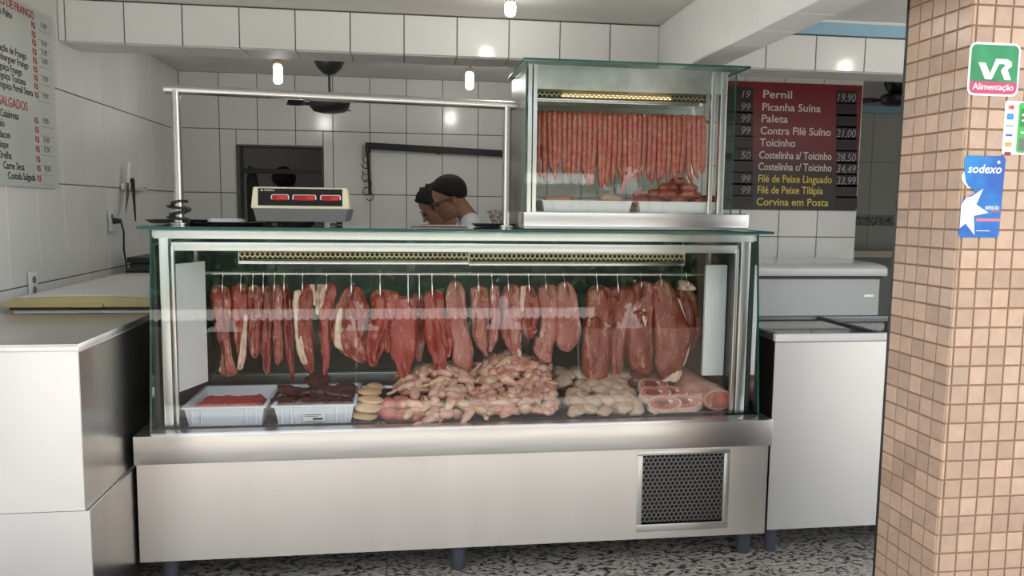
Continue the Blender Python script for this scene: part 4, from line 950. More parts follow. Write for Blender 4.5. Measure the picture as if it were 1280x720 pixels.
solo('dark_crate', MB().bbox(-1.50, -1.0, 4.52, 4.95, 0, 1.10, .02).box(-1.50, -1.0, 4.50, 4.96, 1.10, 1.13), blackp, 'dark cabinet against the left wall behind the old freezer', 'cabinet')
solo('black_bundle', MB().tube([(-1.46, 4.36, 1.069), (-1.36, 4.37, 1.075), (-1.22, 4.36, 1.085), (-1.08, 4.35, 1.075), (-1.0, 4.36, 1.071)], [.012, .018, .030, .024, .014], 10), blackp, 'black bundle lying at the back of the freezer lid', 'bundle', None, 60)

# ================================================================== RIGHT FREEZER, CHEST FREEZER
rf = thing('glass_top_freezer', 'stainless freezer with sliding glass top beside the pillar', 'freezer', (1.95, 3.2, 0))
RX0, RX1, RYf, RYb = 1.490, 2.42, 2.95, 3.49
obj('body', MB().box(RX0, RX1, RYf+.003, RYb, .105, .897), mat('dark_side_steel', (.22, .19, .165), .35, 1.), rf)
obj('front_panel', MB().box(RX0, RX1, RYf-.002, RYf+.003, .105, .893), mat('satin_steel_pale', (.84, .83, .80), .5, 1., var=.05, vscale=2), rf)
obj('front_lip', MB().bbox(RX0, RX1, RYf-.006, RYf+.02, .897, .927, .003), whitemetal, rf, 30)
obj('side_lip', MB().bbox(RX0, RX0+.03, RYf+.02, RYb, .897, .925, .003).bbox(RX0+.03, RX1, RYb-.04, RYb, .897, .927, .003), mat('dark_aluminium', (.18, .19, .19), .35, .8), rf, 30)
obj('interior', MB().box(RX0+.03, RX1, RYf+.02, RYb-.04, .897, .900), mat('dim_interior', (.20, .21, .21), .4), rf)
for (a, b, z) in ((RX0+.03, 1.97, .918), (1.90, RX1, .911)):
    sgl = obj('sliding_glass', MB().box(a, b, RYf+.022, RYb-.042, z, z+.002), glass_s, rf)
    obj('glass_frame', MB().box(b-.022, b, RYf+.022, RYb-.042, z+.002, z+.010) if a < 1.6 else MB().box(a, a+.022, RYf+.022, RYb-.042, z+.002, z+.006), MATS['dark_aluminium'], sgl)
for lx in (1.525, 2.38):
    for ly in (2.985, 3.44): obj('leg', MB().lathe([(.019, 0), (.023, .01), (.027, .10), (.028, .115)], (lx, ly, 0), 16), legmat, rf, 40)
wf2 = thing('chest_freezer', 'white chest freezer with a glossy lid under the price board', 'freezer', (2.3, 4.5, 0))
obj('body', MB().bbox(1.80, 2.80, 4.27, 4.78, .05, 1.035, .012), mat('grey_white_enamel', (.62, .64, .63), .35), wf2, 30)
obj('seal', MB().box(1.80, 2.805, 4.262, 4.785, 1.035, 1.052), blackp, wf2)
ldp = [(4.245, 1.052), (4.238, 1.07), (4.245, 1.095), (4.27, 1.112), (4.40, 1.122), (4.785, 1.126), (4.785, 1.052)]
obj('lid', MB().prism(ldp, 'x', 1.80, 2.823), mat('glossy_white', (.80, .80, .78), .15), wf2, 40)
obj('maker_plate', MB().box(2.70, 2.76, 4.266, 4.27, .925, .94), alu, wf2)
solo('side_shelf', MB().bbox(3.0, 4.5, 6.1, 6.48, 1.075, 1.10, .004).box(3.05, 3.09, 6.15, 6.19, 0, 1.075).box(4.40, 4.44, 6.15, 6.19, 0, 1.075).box(3.0, 4.5, 6.095, 6.11, 1.05, 1.075), mat('cream_shelf', (.62, .56, .48), .5), 'pale shelf table in the far room beside the pillar', 'shelf')

# ================================================================== BACK WALL RAIL, LEFT WALL FITTINGS
br = thing('wall_hook_rail', 'black flat bar on the back wall with a hanging chain of hooks', 'rail', (.3, 5.87, 1.85))
rA, rB = P(457, 182, 'y', 5.87), P(655, 193.5, 'y', 5.87)
mb = MB(); hh = .024
mb.add([(rA.x, 5.86, rA.z-hh), (rB.x, 5.86, rB.z-hh), (rB.x, 5.86, rB.z+hh), (rA.x, 5.86, rA.z+hh), (rA.x, 5.88, rA.z-hh), (rB.x, 5.88, rB.z-hh), (rB.x, 5.88, rB.z+hh), (rA.x, 5.88, rA.z+hh)], [(0,1,2,3),(4,7,6,5),(0,4,5,1),(1,5,6,2),(2,6,7,3),(3,7,4,0)])
obj('bar', mb, black_metal, br)
for x in (rA.x+.02, .25, rB.x-.02): obj('bracket', MB().box(x-.012, x+.012, 5.875, 5.897, rA.z-.05, rA.z-.0), black_metal, br)
obj('drop_strap', MB().tube([(rA.x+.01, 5.855, rA.z), (rA.x+.02, 5.855, rA.z-.12), (rA.x+.028, 5.855, rA.z-.26), (rA.x+.03, 5.855, rA.z-.36)], .012, 8), black_metal, br)
rw = random.Random(9)
for k in range(7):
    z = rA.z-.10-.045*k+rw.uniform(-.01, .01); x = rA.x+.01+rw.uniform(-.01, .02); q = rw.uniform(0, 6)
    pts = [(x+.028*math.cos(q+a), 5.85-.012*math.sin(a), z+.030*math.sin(q+a)) for a in [j*.5 for j in range(10)]]
    solo('s_hook', MB().tube(pts, .0032, 6), black_metal, f'dark curled hook on the strap below the black bar, {ordinal(k+1)} from the top', 'hook', 'hooks on the wall strap', 60)

kr = thing('knife_rack', 'white bar on the left wall holding a knife and a sharpening steel', 'rack', (-1.56, 4.85, 1.5))
k0, k1 = P(153, 232, 'x', -1.565), P(181, 237, 'x', -1.565)
obj('bar', MB().bbox(-1.576, -1.552, k0.y, k1.y, k0.z-.022, k0.z+.012, .004), whiteplastic, kr, 30)
for q in (.08, .9): obj('screw', MB().lathe([(.006, 0), (.006, .003)], (-1.552, k0.y+(k1.y-k0.y)*q, k0.z-.005), 10, Matrix.Rotation(PI/2, 3, 'Y')), black_metal, kr)
ky = P(159, 225, 'x', -1.54).y
kn = thing('knife', 'white-handled knife hanging point down in the wall rack', 'knife', (-1.54, ky, k0.z-.2))
obj('handle', MB().tube([(-1.538, ky+.005, k0.z+.016), (-1.538, ky+.015, k0.z+.07), (-1.538, ky+.03, k0.z+.125)], [.013, .015, .017], 10, flat=.6), whiteplastic, kn, 50)
obj('blade', MB().prism([(ky-.012, k0.z+.02), (ky+.022, k0.z+.02), (ky+.018, k0.z-.05), (ky-.055, k0.z-.165)], 'x', -1.5415, -1.5385), steel_b, kn)
sy = P(166, 225, 'x', -1.54).y
ss = thing('sharpening_steel', 'dark sharpening steel hanging beside the white knife', 'tool', (-1.54, sy, k0.z-.2))
obj('rod', MB().tube([(-1.54, sy, k0.z+.02), (-1.54, sy+.02, k0.z-.20)], [.010, .004], 10), black_metal, ss, 50)
obj('handle', MB().tube([(-1.54, sy-.004, k0.z+.02), (-1.54, sy-.008, k0.z+.045)], [.014, .010], 10), blackp, ss, 50)
def outlet(px, py, lab, sockets=2):
    p = P(px, py, 'x', -1.574)
    t = thing('wall_outlet', lab, 'outlet', (-1.574, p.y, p.z))
    obj('plate', MB().bbox(-1.5745, -1.566, p.y-.036, p.y+.036, p.z-.057, p.z+.057, .003), whiteplastic, t, 30)
    for s in range(sockets): obj('socket', MB().lathe([(.016, 0), (.016, .002)], (-1.566, p.y, p.z+.022-.044*s), 14, Matrix.Rotation(PI/2, 3, 'Y')), greyp, t)
    return p
outlet(40.5, 356, 'white double wall outlet above the old freezer lid')
po = outlet(138.5, 276, 'white wall outlet with a black plug below the knife rack', 1)
pg = thing('power_cord', 'black plug and cord hanging down from the wall outlet', 'cord', (-1.55, po.y, po.z))
obj('plug', MB().tube([(-1.566, po.y+.012, po.z), (-1.525, po.y+.014, po.z-.002)], [.018, .012], 10), blackp, pg, 50)
obj('cable', MB().tube([(-1.527, po.y+.014, po.z-.004), (-1.52, po.y+.03, po.z-.06), (-1.54, po.y+.08, po.z-.16), (-1.55, po.y+.14, po.z-.24), (-1.555, po.y+.17, po.z-.32)], .005, 8), blackp, pg, 50)

# ================================================================== BOARDS
ps_ = thing('price_board', 'pale price board with red and black lettering on the left wall', 'sign', (-1.566, 3.3, 1.9))
b0, b1 = P(74, 235.5, 'x', -1.565), P(68, 25, 'x', -1.565)
obj('panel', MB().box(-1.573, -1.567, 2.75, b0.y+.005, b0.z, b1.z), mat('pale_green_acrylic', (.56, .60, .56), .3, var=.06, vscale=3), ps_)
redt = mat('red_lettering', (.42, .045, .04), .6); blkt = mat('black_lettering', (.03, .03, .03), .6); pent = mat('grey_marker', (.16, .17, .16), .7)
def lw(body, px, py, size, m, bold=.012, align='RIGHT', sx=.9):
    p = P(px, py, 'x', -1.566)
    text(body, size, m, ps_, (-1.5664, p.y, p.z), LEFTW, align=align, bold=bold, depth=.0003, sx=sx)
lw('CORTES DE FRANGO', 43, 25, .047, redt)
lw('Filé de Peito', 15.5, 24, .040, blkt)
for body, px, py in (('Coração de Frango', 33.5, 75), ('Hamburguer Frango', 36, 86.5), ('Linguiça Frango', 28, 95), ('Linguiça Toscana', 32.5, 107), ('Linguiça Pernil Seara', 41.5, 120.5)):
    lw(body, px, py, .040, blkt)
lw('SALGADOS', 35, 139, .053, redt)
for body, px, py in (('Calabresa', 23.7, 150), ('Paio', 6, 158.5), ('Bacon', 13.3, 173.5), ('Chispe', 11, 185.5), ('Orelha', 15, 199), ('Carne Seca', 30.8, 213), ('Costela Salgada', 44.6, 226)):
    lw(body, px, py, .042, blkt)
for k, py in enumerate((36, 47.5, 58, 69, 80, 91, 101.5, 112, 123)):
    lw('R$', 44.4+k*.55, py, .036, redt)
    pr_ = ['12,90', '', '18,90', '21,90', '16,90', '', '17,90', '', '19,90'][k]
    if pr_: lw(pr_, 58+k*.35, py+1.5, .032, pent, .0, sx=.8)
    p = P(55, py+6, 'x', -1.566); obj('price_line', MB().box(-1.5668, -1.5662, p.y-.05, p.y+.06, p.z+.004, p.z+.0055), pent, ps_)
for k, py in enumerate((154.5, 166, 178, 190, 202.5, 214, 226.5)):
    lw('R$', 48.3+k*.6, py, .036, redt)
    pr_ = ['19,90', '', '26,90', '12,90', '', '39,90', ''][k]
    if pr_: lw(pr_, 61+k*.5, py+1, .034, pent, .006, sx=.8)
    p = P(58, py+6, 'x', -1.566); obj('price_line', MB().box(-1.5668, -1.5662, p.y-.05, p.y+.07, p.z+.004, p.z+.0055), pent, ps_)

mp_ = thing('menu_board', 'dark red price board listing pork cuts and fish fillets', 'sign', (2.5, 4.79, 1.84))
YM = 4.790
m0, m1 = P(925, 262, 'y', YM), P(1075, 107, 'y', YM)
mx0, mx1, mz0, mz1 = m0.x-.16, P(1073, 200, 'y', YM).x, m0.z, m1.z
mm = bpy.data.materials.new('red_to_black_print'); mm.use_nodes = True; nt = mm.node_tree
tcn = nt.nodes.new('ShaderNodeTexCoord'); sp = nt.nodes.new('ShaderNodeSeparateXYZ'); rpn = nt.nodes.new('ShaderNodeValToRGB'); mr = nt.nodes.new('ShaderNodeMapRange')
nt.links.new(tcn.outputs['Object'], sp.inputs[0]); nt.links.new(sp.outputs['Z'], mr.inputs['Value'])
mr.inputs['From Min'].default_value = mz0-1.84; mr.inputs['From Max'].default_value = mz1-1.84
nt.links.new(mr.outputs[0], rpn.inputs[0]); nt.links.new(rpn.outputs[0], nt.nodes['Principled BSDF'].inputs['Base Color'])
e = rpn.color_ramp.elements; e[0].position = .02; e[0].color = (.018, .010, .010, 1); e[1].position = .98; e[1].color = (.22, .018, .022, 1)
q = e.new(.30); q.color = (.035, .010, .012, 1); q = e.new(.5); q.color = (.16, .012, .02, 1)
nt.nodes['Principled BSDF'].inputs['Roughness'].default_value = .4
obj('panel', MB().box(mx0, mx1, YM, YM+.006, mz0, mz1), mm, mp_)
wl_ = mat('cream_lettering', (.70, .66, .62), .6); yl_ = mat('yellow_lettering', (.72, .58, .10), .6); chalk = mat('chalk', (.36, .36, .36), .9); boxm = mat('price_slot', (.030, .016, .018), .5)
rows = [('Pernil', 953, 122, 989, wl_, '19,90'), ('Picanha Suína', 952, 138, 1025, wl_, ''), ('Paleta', 951, 152.5, 984, wl_, ''), ('Contra Filé Suíno', 950, 167.5, 1038, wl_, '21,00'), ('Toicinho', 949.5, 182.5, 994, wl_, ''),
        ('Costelinha s/ Toicinho', 948.5, 198, 1039, wl_, '28,50'), ('Costelinha c/ Toicinho', 947.5, 212.5, 1039, wl_, '34,49'), ('Filé de Peixe Linguado', 947, 227.5, 1039, yl_, '33,99'), ('Filé de Peixe Tilápia', 946, 241.5, 1028, yl_, ''), ('Corvina em Posta', 945, 256.5, 1035, yl_, '')]
for k, (body, xa, yb, xb, m_, pr_) in enumerate(rows):
    a, b = P(xa, yb, 'y', YM), P(xb, yb, 'y', YM)
    me = text_mesh(body, .068, m_, bold=.014, depth=.0003)
    xs = [v.co.x for v in me.vertices]; wd = max(xs)-min(xs); me.transform(Matrix.Diagonal(((b.x-a.x)/wd, 1, 1, 1)))
    inst('lettering', me, mp_, (a.x, YM-.0008, a.z), FRONT)
    c0, c1 = P(1045, yb, 'y', YM), P(1071, yb, 'y', YM)
    obj('price_slot', MB().box(c0.x, c1.x, YM-.0006, YM, a.z-.022, a.z+.066), boxm, mp_)
    l0, l1 = P(922, yb, 'y', YM), P(941, yb, 'y', YM)
    obj('price_slot', MB().box(l0.x-.1, l1.x, YM-.0006, YM, a.z-.020, a.z+.062), boxm, mp_)
    if pr_: text(pr_, .072, chalk, mp_, (c0.x+.0, YM-.001, a.z-.006), shear=.15, depth=.0003, sx=.85)
    pl = ['19', '99', '99', '99', '', '50', '', '99', '99', ''][k]
    if pl: text(pl, .066, chalk, mp_, (l1.x-.02, YM-.001, a.z-.004), align='RIGHT', shear=.2, depth=.0003)

# stickers on the pillar -------------------------------------------------
YP = PY-.0012
vr = thing('sticker', 'green and pink VR Alimentação sticker, topmost on the pillar', 'sticker', (1.6, YP, 1.82), 'payment stickers on the pillar')
a, b = P(1213, 52, 'y', YP), P(1272, 119, 'y', YP); x0, x1, z1_, z0_ = a.x, b.x, a.z, P(1212, 119, 'y', YP).z
whs = mat('sticker_white', (.82, .82, .80), .35); grs = mat('sticker_green', (.015, .20, .075), .3, col2=(.03, .36, .12), vscale=9); pks = mat('sticker_pink', (.52, .06, .15), .35)
obj('white_border', MB().prism(rrect(x0, x1, z0_, z1_, .020), 'y', YP, YP+.001), whs, vr)
zz = z0_+(z1_-z0_)*.27
obj('green_field', MB().prism(rrect(x0+.006, x1-.006, z0_+.006, z1_-.006, .015), 'y', YP-.0006, YP), grs, vr)
pk = [p for p in rrect(x0+.006, x1-.006, z0_+.006, z1_-.006, .015) if p[1] < zz]; pk = sorted([p for p in pk], key=lambda p: math.atan2(p[1]-(zz-.01), p[0]-(x0+x1)/2))
obj('pink_field', MB().prism([(x0+.006, zz), (x0+.006, z0_+.021), (x0+.010, z0_+.011), (x0+.021, z0_+.006), (x1-.021, z0_+.006), (x1-.010, z0_+.011), (x1-.006, z0_+.021), (x1-.006, zz)], 'y', YP-.0012, YP-.0006), pks, vr)
W_ = x1-x0; H_ = z1_-z0_
def vp(u, v): return (x0+W_*u, z0_+H_*v)
obj('letter_v', MB().prism([vp(.18, .62), vp(.32, .62), vp(.42, .42), vp(.52, .70), vp(.62, .70), vp(.46, .31), vp(.33, .31)][::-1], 'y', YP-.0012, YP-.0005), whs, vr)
obj('letter_r', MB().prism([vp(.52, .70), vp(.74, .70), vp(.83, .65), vp(.84, .57), vp(.76, .50), vp(.84, .31), vp(.71, .31), vp(.63, .47), vp(.66, .53), vp(.71, .57), vp(.68, .61), vp(.57, .60)], 'y', YP-.0013, YP-.0005), whs, vr)
me = text_mesh('Alimentação', .024, whs, bold=.012, depth=.0002); inst('lettering', me, vr, (x0+W_*.10, YP-.0014, z0_+H_*.115), FRONT, (W_*.80/max(v.co.x for v in me.vertices), 1, 1))

sx_ = thing('sticker', 'torn blue sodexo sticker with a white star, lowest on the pillar', 'sticker', (1.6, YP, 1.47), 'payment stickers on the pillar')
a = P(1204, 194, 'y', YP); b = P(1256, 297, 'y', YP); x0, x1, z1_, z0_ = P(1204.5, 200, 'y', YP).x, P(1257, 200, 'y', YP).x, a.z, b.z; x0 -= .002
W_ = x1-x0; H_ = z1_-z0_
bl = mat('sticker_blue', (.012, .10, .42), .25, col2=(.01, .30, .62), vscale=7, vmin=.45, vmax=.75)
out = [vp(.02, .04), vp(.06, 0), vp(.92, 0), vp(.97, .03), vp(1, .96), vp(.96, 1), vp(.54, 1), vp(.50, .985), vp(.45, 1), vp(.08, 1), vp(.04, .97), vp(.05, .80), vp(.10, .68), vp(.16, .63), vp(.30, .58), vp(.34, .545), vp(.22, .51), vp(.10, .485), vp(.03, .40)]
obj('blue_field', MB().prism(out, 'y', YP-.0004, YP+.001), bl, sx_)
obj('torn_edge', MB().prism([vp(.05, .80), vp(.10, .68), vp(.16, .63), vp(.24, .60), vp(.16, .61), vp(.08, .65), vp(.01, .70), vp(.0, .76)], 'y', YP-.0002, YP+.001), whs, sx_)
obj('white_star', MB().prism([vp(.03, .40), vp(.14, .49), vp(.26, .50), vp(.52, .60), vp(.38, .405), vp(.68, .305), vp(.34, .265), vp(.39, .03), vp(.16, .17), vp(.03, .11)], 'y', YP-.0010, YP-.0004), whs, sx_)
me = text_mesh('sodexo', .034, whs, bold=.016, depth=.0002, shear=.2); inst('lettering', me, sx_, (x0+W_*.12, YP-.0008, z0_+H_*.79), FRONT, (W_*.80/max(v.co.x for v in me.vertices), 1, 1))
st5 = [vp(.84+.055*math.cos(PI/2+k*PI/5)*(1 if k % 2 == 0 else .45), .925+.028*math.sin(PI/2+k*PI/5)*(1 if k % 2 == 0 else .45)) for k in range(10)]
obj('small_star', MB().prism(st5, 'y', YP-.0010, YP-.0004), whs, sx_)
me = text_mesh('REFEIÇÃO', .013, whs, bold=.016, depth=.0002); inst('lettering', me, sx_, (x0+W_*.60, YP-.0008, z0_+H_*.345), FRONT, (W_*.33/max(v.co.x for v in me.vertices), 1, 1))
sr = mat('sticker_red', (.62, .06, .07), .4)
obj('red_line', MB().box(*[x0+W_*.74, x0+W_*.95], YP-.0008, YP-.0003, z0_+H_*.315, z0_+H_*.33), sr, sx_)
obj('red_stripe', MB().box(x0+W_*.40, x0+W_*.97, YP-.0009, YP-.0003, z0_+H_*.20, z0_+H_*.235), mat('sticker_coral', (.62, .18, .24), .4), sx_)
obj('web_address_line', MB().box(x0+W_*.42, x0+W_*.74, YP-.0009, YP-.0003, z0_+H_*.078, z0_+H_*.086), whs, sx_)

cs = thing('sticker', 'white card-brand sticker with a green card reader at the right edge', 'sticker', (1.72, YP, 1.66), 'payment stickers on the pillar')
a = P(1256, 126, 'y', YP); zb_ = P(1253, 193, 'y', YP).z; x0 = P(1254.5, 160, 'y', YP).x; x1 = x0+.155
obj('white_field', MB().prism(rrect(x0, x1, zb_, a.z, .005), 'y', YP, YP+.001), whs, cs)
cols = [((.62, .25, .10), (.6, .05, .05)), ((.02, .22, .55), (.05, .35, .65)), ((.25, .25, .27), (.6, .6, .6)), ((.05, .10, .40), (.05, .10, .4)), ((.75, .30, .04), (.75, .40, .1)), ((.35, .03, .05), (.05, .05, .05))]
for k, (c1_, c2_) in enumerate(cols):
    zc_ = a.z-.017-.0255*k; xm = x0+.018
    m1_ = mat(f'card_mark_{k}', c1_, .4); m2_ = mat(f'card_mark_dark_{k}', c2_, .4)
    if k == 0:
        obj('card_mark', MB().prism([(xm-.003+.006*math.cos(t_), zc_+.006*math.sin(t_)) for t_ in [j*PI/6 for j in range(12)]], 'y', YP-.0005, YP), m1_, cs)
        obj('card_mark', MB().prism([(xm+.004+.006*math.cos(t_), zc_+.006*math.sin(t_)) for t_ in [j*PI/6 for j in range(12)]], 'y', YP-.0007, YP-.0001), m2_, cs)
    else:
        h_ = [.0, .008, .0025, .003, .0055, .005][k]
        obj('card_mark', MB().prism(rrect(xm-.010, xm+.010, zc_-h_, zc_+h_, h_*.4), 'y', YP-.0005, YP), m1_, cs)
        obj('card_mark', MB().prism(rrect(xm-.007, xm+.006, zc_-h_*.4, zc_+h_*.4, h_*.15), 'y', YP-.0008, YP-.0004), m2_, cs)
gx = P(1272, 160, 'y', YP).x
obj('card_reader', MB().prism(rrect(gx, gx+.09, zb_+.006, a.z-.004, .008), 'y', YP-.0006, YP), mat('reader_green', (.05, .42, .07), .35), cs)
obj('reader_screen', MB().prism(rrect(gx+.006, gx+.08, a.z-.07, a.z-.02, .004), 'y', YP-.0010, YP-.0005), mat('reader_screen', (.02, .22, .04), .3), cs)
obj('screen_line', MB().box(gx+.010, gx+.05, YP-.0014, YP-.0009, a.z-.040, a.z-.034).box(gx+.010, gx+.06, YP-.0014, YP-.0009, a.z-.055, a.z-.050).box(gx+.010, gx+.04, YP-.0014, YP-.0009, a.z-.088, a.z-.083), whs, cs)
obj('keypad', MB().box(*[gx+.008, gx+.075], YP-.0010, YP-.0005, zb_+.012, zb_+.045), greyp, cs)

# ================================================================== LAMPS AND FANS
bulbm = mat('lit_lamp_tube', (.95, .95, .92), .3, emit=(1, .97, .90), estr=44)
socm = mat('brown_socket', (.20, .14, .09), .6)
def bulb(x, y, ztop, zceil, lab, L=.10):
    t = thing('lamp_bulb', lab, 'lamp', (x, y, ztop-.03-L), 'bare lamps')
    obj('ceiling_rose', MB().lathe([(.045, -.018), (.05, -.006), (.05, 0)], (x, y, zceil), 18), whiteplastic, t, 40)
    if zceil-.018-ztop > .002: obj('cord', MB().tube([(x, y, zceil-.018), (x, y, ztop)], .004, 6), whiteplastic, t)
    obj('socket', MB().lathe([(.017, -.035), (.021, -.030), (.022, -.008), (.012, 0)], (x, y, ztop), 16), socm, t, 40)
    obj('lit_tube', MB().lathe([(.012, -L-.035), (.020, -L-.030), (.024, -L-.018), (.024, -.045), (.020, -.035)], (x, y, ztop), 16), bulbm, t, 50)
p = P(347, 74, 'y', 4.6); bulb(p.x, p.y, p.z+.002, ZC, 'lit bare lamp left of the ceiling fan')
p = P(587, 84, 'y', 4.9); bulb(p.x, p.y, p.z+.002, ZC, 'lit bare lamp right of the ceiling fan')
p = P(638, -14, 'y', 3.45); bulb(p.x, p.y, ZC-.02, ZC, 'lit lamp on the front ceiling at the top edge', .055)
bulb(2.78, 3.15, 2.405, 2.425, 'lit lamp on the right bay ceiling above the glass-top freezer', .07)
def fan(x, y, zc, drop, lab, s=1., rot=.3, bl=1.):
    t = thing('ceiling_fan', lab, 'fan', (x, y, zc-drop-.1), 'black ceiling fans')
    obj('canopy', MB().lathe([(.014, -.135*s), (.045*s, -.125*s), (.085*s, -.085*s), (.106*s, -.04*s), (.110*s, -.01*s), (.10*s, 0)], (x, y, zc), 20), blackp, t, 40)
    obj('rod', MB().tube([(x, y, zc-.10*s), (x, y, zc-drop)], .008, 10), black_metal, t, 40)
    zm = zc-drop
    obj('motor', MB().lathe([(.06*s, -.085), (.11*s, -.075), (.135*s, -.05), (.14*s, -.025), (.115*s, .0), (.04*s, .014)], (x, y, zm), 24), blackp, t, 40)
    for k in range(3):
        a = rot+k*2*PI/3; d = Vector((math.cos(a), math.sin(a), 0)); n_ = Vector((-math.sin(a), math.cos(a), 0)); c = Vector((x, y, zm-.035))
        ar = obj('blade_arm', MB().tube([c+d*.09*s, c+d*.20*s], .012, 8), black_metal, t)
        vs = []
        for u, w in ((.18, .045), (.18+.12*bl, .060), (.18+.32*bl, .066), (.18+.42*bl, .05)):
            for sgn in (-1, 1): vs.append(c+d*u*s+n_*w*s*sgn+Vector((0, 0, .010*sgn)))
        vs += [v+Vector((0, 0, .005)) for v in vs]
        fs = []
        for j in range(3): fs += [(2*j, 2*j+1, 2*j+3, 2*j+2), (8+2*j, 8+2*j+2, 8+2*j+3, 8+2*j+1), (2*j, 2*j+2, 10+2*j, 8+2*j), (2*j+1, 9+2*j, 11+2*j, 2*j+3)]
        fs += [(0, 8, 9, 1), (6, 7, 15, 14)]
        obj('blade', MB().add(vs, fs), blackp, t)
p = P(412, 130, 'y', 5.1); fan(p.x, 5.1, ZC, ZC-P(412, 124, 'y', 5.1).z, 'black ceiling fan above the scale', .9, R(75), .25)
p = P(1118, 115, 'y', 5.6); fan(p.x+.02, 5.6, 2.425, 2.425-P(1118, 118, 'y', 5.6).z, 'black ceiling fan in the far room beside the pillar', .85, R(20))

# ================================================================== PEOPLE
def capsule(mb, a, b, ra, rb, seg=14):
    a, b = Vector(a), Vector(b); d = (b-a); L = d.length; d.normalize()
    pts = []; rs = []
    for t in (-1, -.85, -.55, 0): pts.append(a+d*ra*t); rs.append(max(.0008, ra*math.sqrt(max(0, 1-t*t))))
    for t in (.33, .66): pts.append(a.lerp(b, t)); rs.append(ra+(rb-ra)*t)
    for t in (0, .55, .85, 1): pts.append(b+d*rb*t); rs.append(max(.0008, rb*math.sqrt(max(0, 1-t*t))))
    mb.tube(pts, rs, seg)
def person(label, heading, pitch, head, neck, chest, pelvis, spread, hands, top_m, hair=None, shear_sleeve=True, extra=None, spiky=0., vox=.0075):
    """heading: angle of the facing direction around z; all joints in metres"""
    Mh = Matrix.Rotation(heading, 3, 'Z') @ Matrix.Rotation(pitch, 3, 'Y')
    H = Vector(head); fwd = Vector((math.cos(heading), math.sin(heading), 0)); side = Vector((-fwd.y, fwd.x, 0))
    N, Cq, Pv = Vector(neck), Vector(chest), Vector(pelvis)
    mb = MB(); segs = []
    def hp(x, y, z): return H+Mh @ Vector((x, y, z))
    # head: skull, face, jaw, chin, brow, nose, lips, ears
    for c, r in (((-.010, 0, .035), (.098, .076, .090)), ((.030, 0, -.03), (.060, .060, .085)), ((.040, 0, -.080), (.044, .044, .034)), ((.074, 0, -.100), (.018, .022, .016)),
                 ((.078, 0, .016), (.020, .050, .012)), ((.094, 0, -.004), (.012, .010, .026)), ((.104, 0, -.030), (.018, .014, .013)), ((.088, 0, -.060), (.011, .022, .006)), ((.087, 0, -.072), (.011, .020, .007)),
                 ((-.012, .076, -.018), (.018, .009, .030)), ((-.012, -.076, -.018), (.018, .009, .030))):
        mb.ell(hp(*c), r, Mh, 18, 12)
    segs.append((H, hp(.03, 0, -.05), .1, 0))
    def limb(a, b, ra, rb, m_): capsule(mb, a, b, ra, rb); segs.append((Vector(a), Vector(b), (ra+rb)/2, m_))
    nk = hp(-.030, 0, -.075)
    limb(hp(-.025, 0, -.03), N, .052, .054, 0)
    sh = spread
    Sl, Sr = N+side*sh+Vector((0, 0, -.05)), N-side*sh+Vector((0, 0, -.05))
    limb(N+Vector((0, 0, -.02)), Sl, .064, .066, 1); limb(N+Vector((0, 0, -.02)), Sr, .064, .066, 1)
    for o in (-.085, 0, .085):
        limb(N+side*o+Vector((0, 0, -.10)), Cq+side*o, .095, .105, 1); limb(Cq+side*o, Pv+side*o*.9, .105, .098, 1)
    for s, S in ((1, Sl), (-1, Sr)):
        hd = Vector(hands[0 if s > 0 else 1]); el = S.lerp(hd, .5)+Vector((0, 0, -.13))-fwd*.05
        mid = S.lerp(el, .6); limb(S, mid, .056, .048, 1); limb(mid, el, .043, .038, 0); limb(el, hd, .038, .026, 0)
        dv = (hd-el).normalized(); sd = dv.cross(Vector((0, 0, 1))).normalized()
        limb(hd, hd+dv*.075, .028, .024, 0); limb(hd+sd*.018, hd+dv*.075+sd*.026, .018, .016, 0); limb(hd-sd*.018, hd+dv*.075-sd*.026, .018, .016, 0)
        for f, ln in ((-.03, .060), (-.010, .075), (.010, .080), (.030, .070)):
            b0 = hd+dv*.085+sd*f; b1 = b0+dv*ln*.5+Vector((0, 0, -.008)); b2 = b1+dv*ln*.4+Vector((0, 0, -.028))
            limb(b0, b1, .0095, .009, 0); limb(b1, b2, .009, .0075, 0)
        limb(hd+sd*s*.02, hd+sd*s*.05+dv*.045+Vector((0, 0, -.01)), .012, .010, 0); limb(hd+sd*s*.05+dv*.045+Vector((0, 0, -.01)), hd+sd*s*.052+dv*.08+Vector((0, 0, -.025)), .010, .008, 0)
        hip = Pv+side*s*.09+Vector((0, 0, -.04)); kn = Vector((hip.x+fwd.x*.03, hip.y+fwd.y*.03, .48)); an = Vector((hip.x-fwd.x*.02, hip.y-fwd.y*.02, .085))
        limb(hip, kn, .088, .060, 2); limb(kn, an, .058, .042, 2); limb(an+Vector((0, 0, -.04)), an+fwd*.15+Vector((0, 0, -.05)), .042, .034, 3)
    me = mb.mesh('person', [skin, top_m, trous, blackp])
    tmp = bpy.data.objects.new('person_tmp', me); COL.objects.link(tmp)
    rm = tmp.modifiers.new('r', 'REMESH'); rm.mode = 'VOXEL'; rm.voxel_size = vox
    sm = tmp.modifiers.new('s', 'SMOOTH'); sm.factor = .5; sm.iterations = 4
    dg = bpy.context.evaluated_depsgraph_get(); m2 = bpy.data.meshes.new_from_object(tmp.evaluated_get(dg)); bpy.data.objects.remove(tmp)
    m2.materials.clear()
    for q in (skin, top_m, trous, blackp): m2.materials.append(q)
    n_ = len(m2.polygons); cs_ = np.zeros(n_*3); m2.polygons.foreach_get('center', cs_); cs_ = cs_.reshape(-1, 3)
    best = np.full(n_, 1e9); mi = np.zeros(n_, dtype=np.int32)
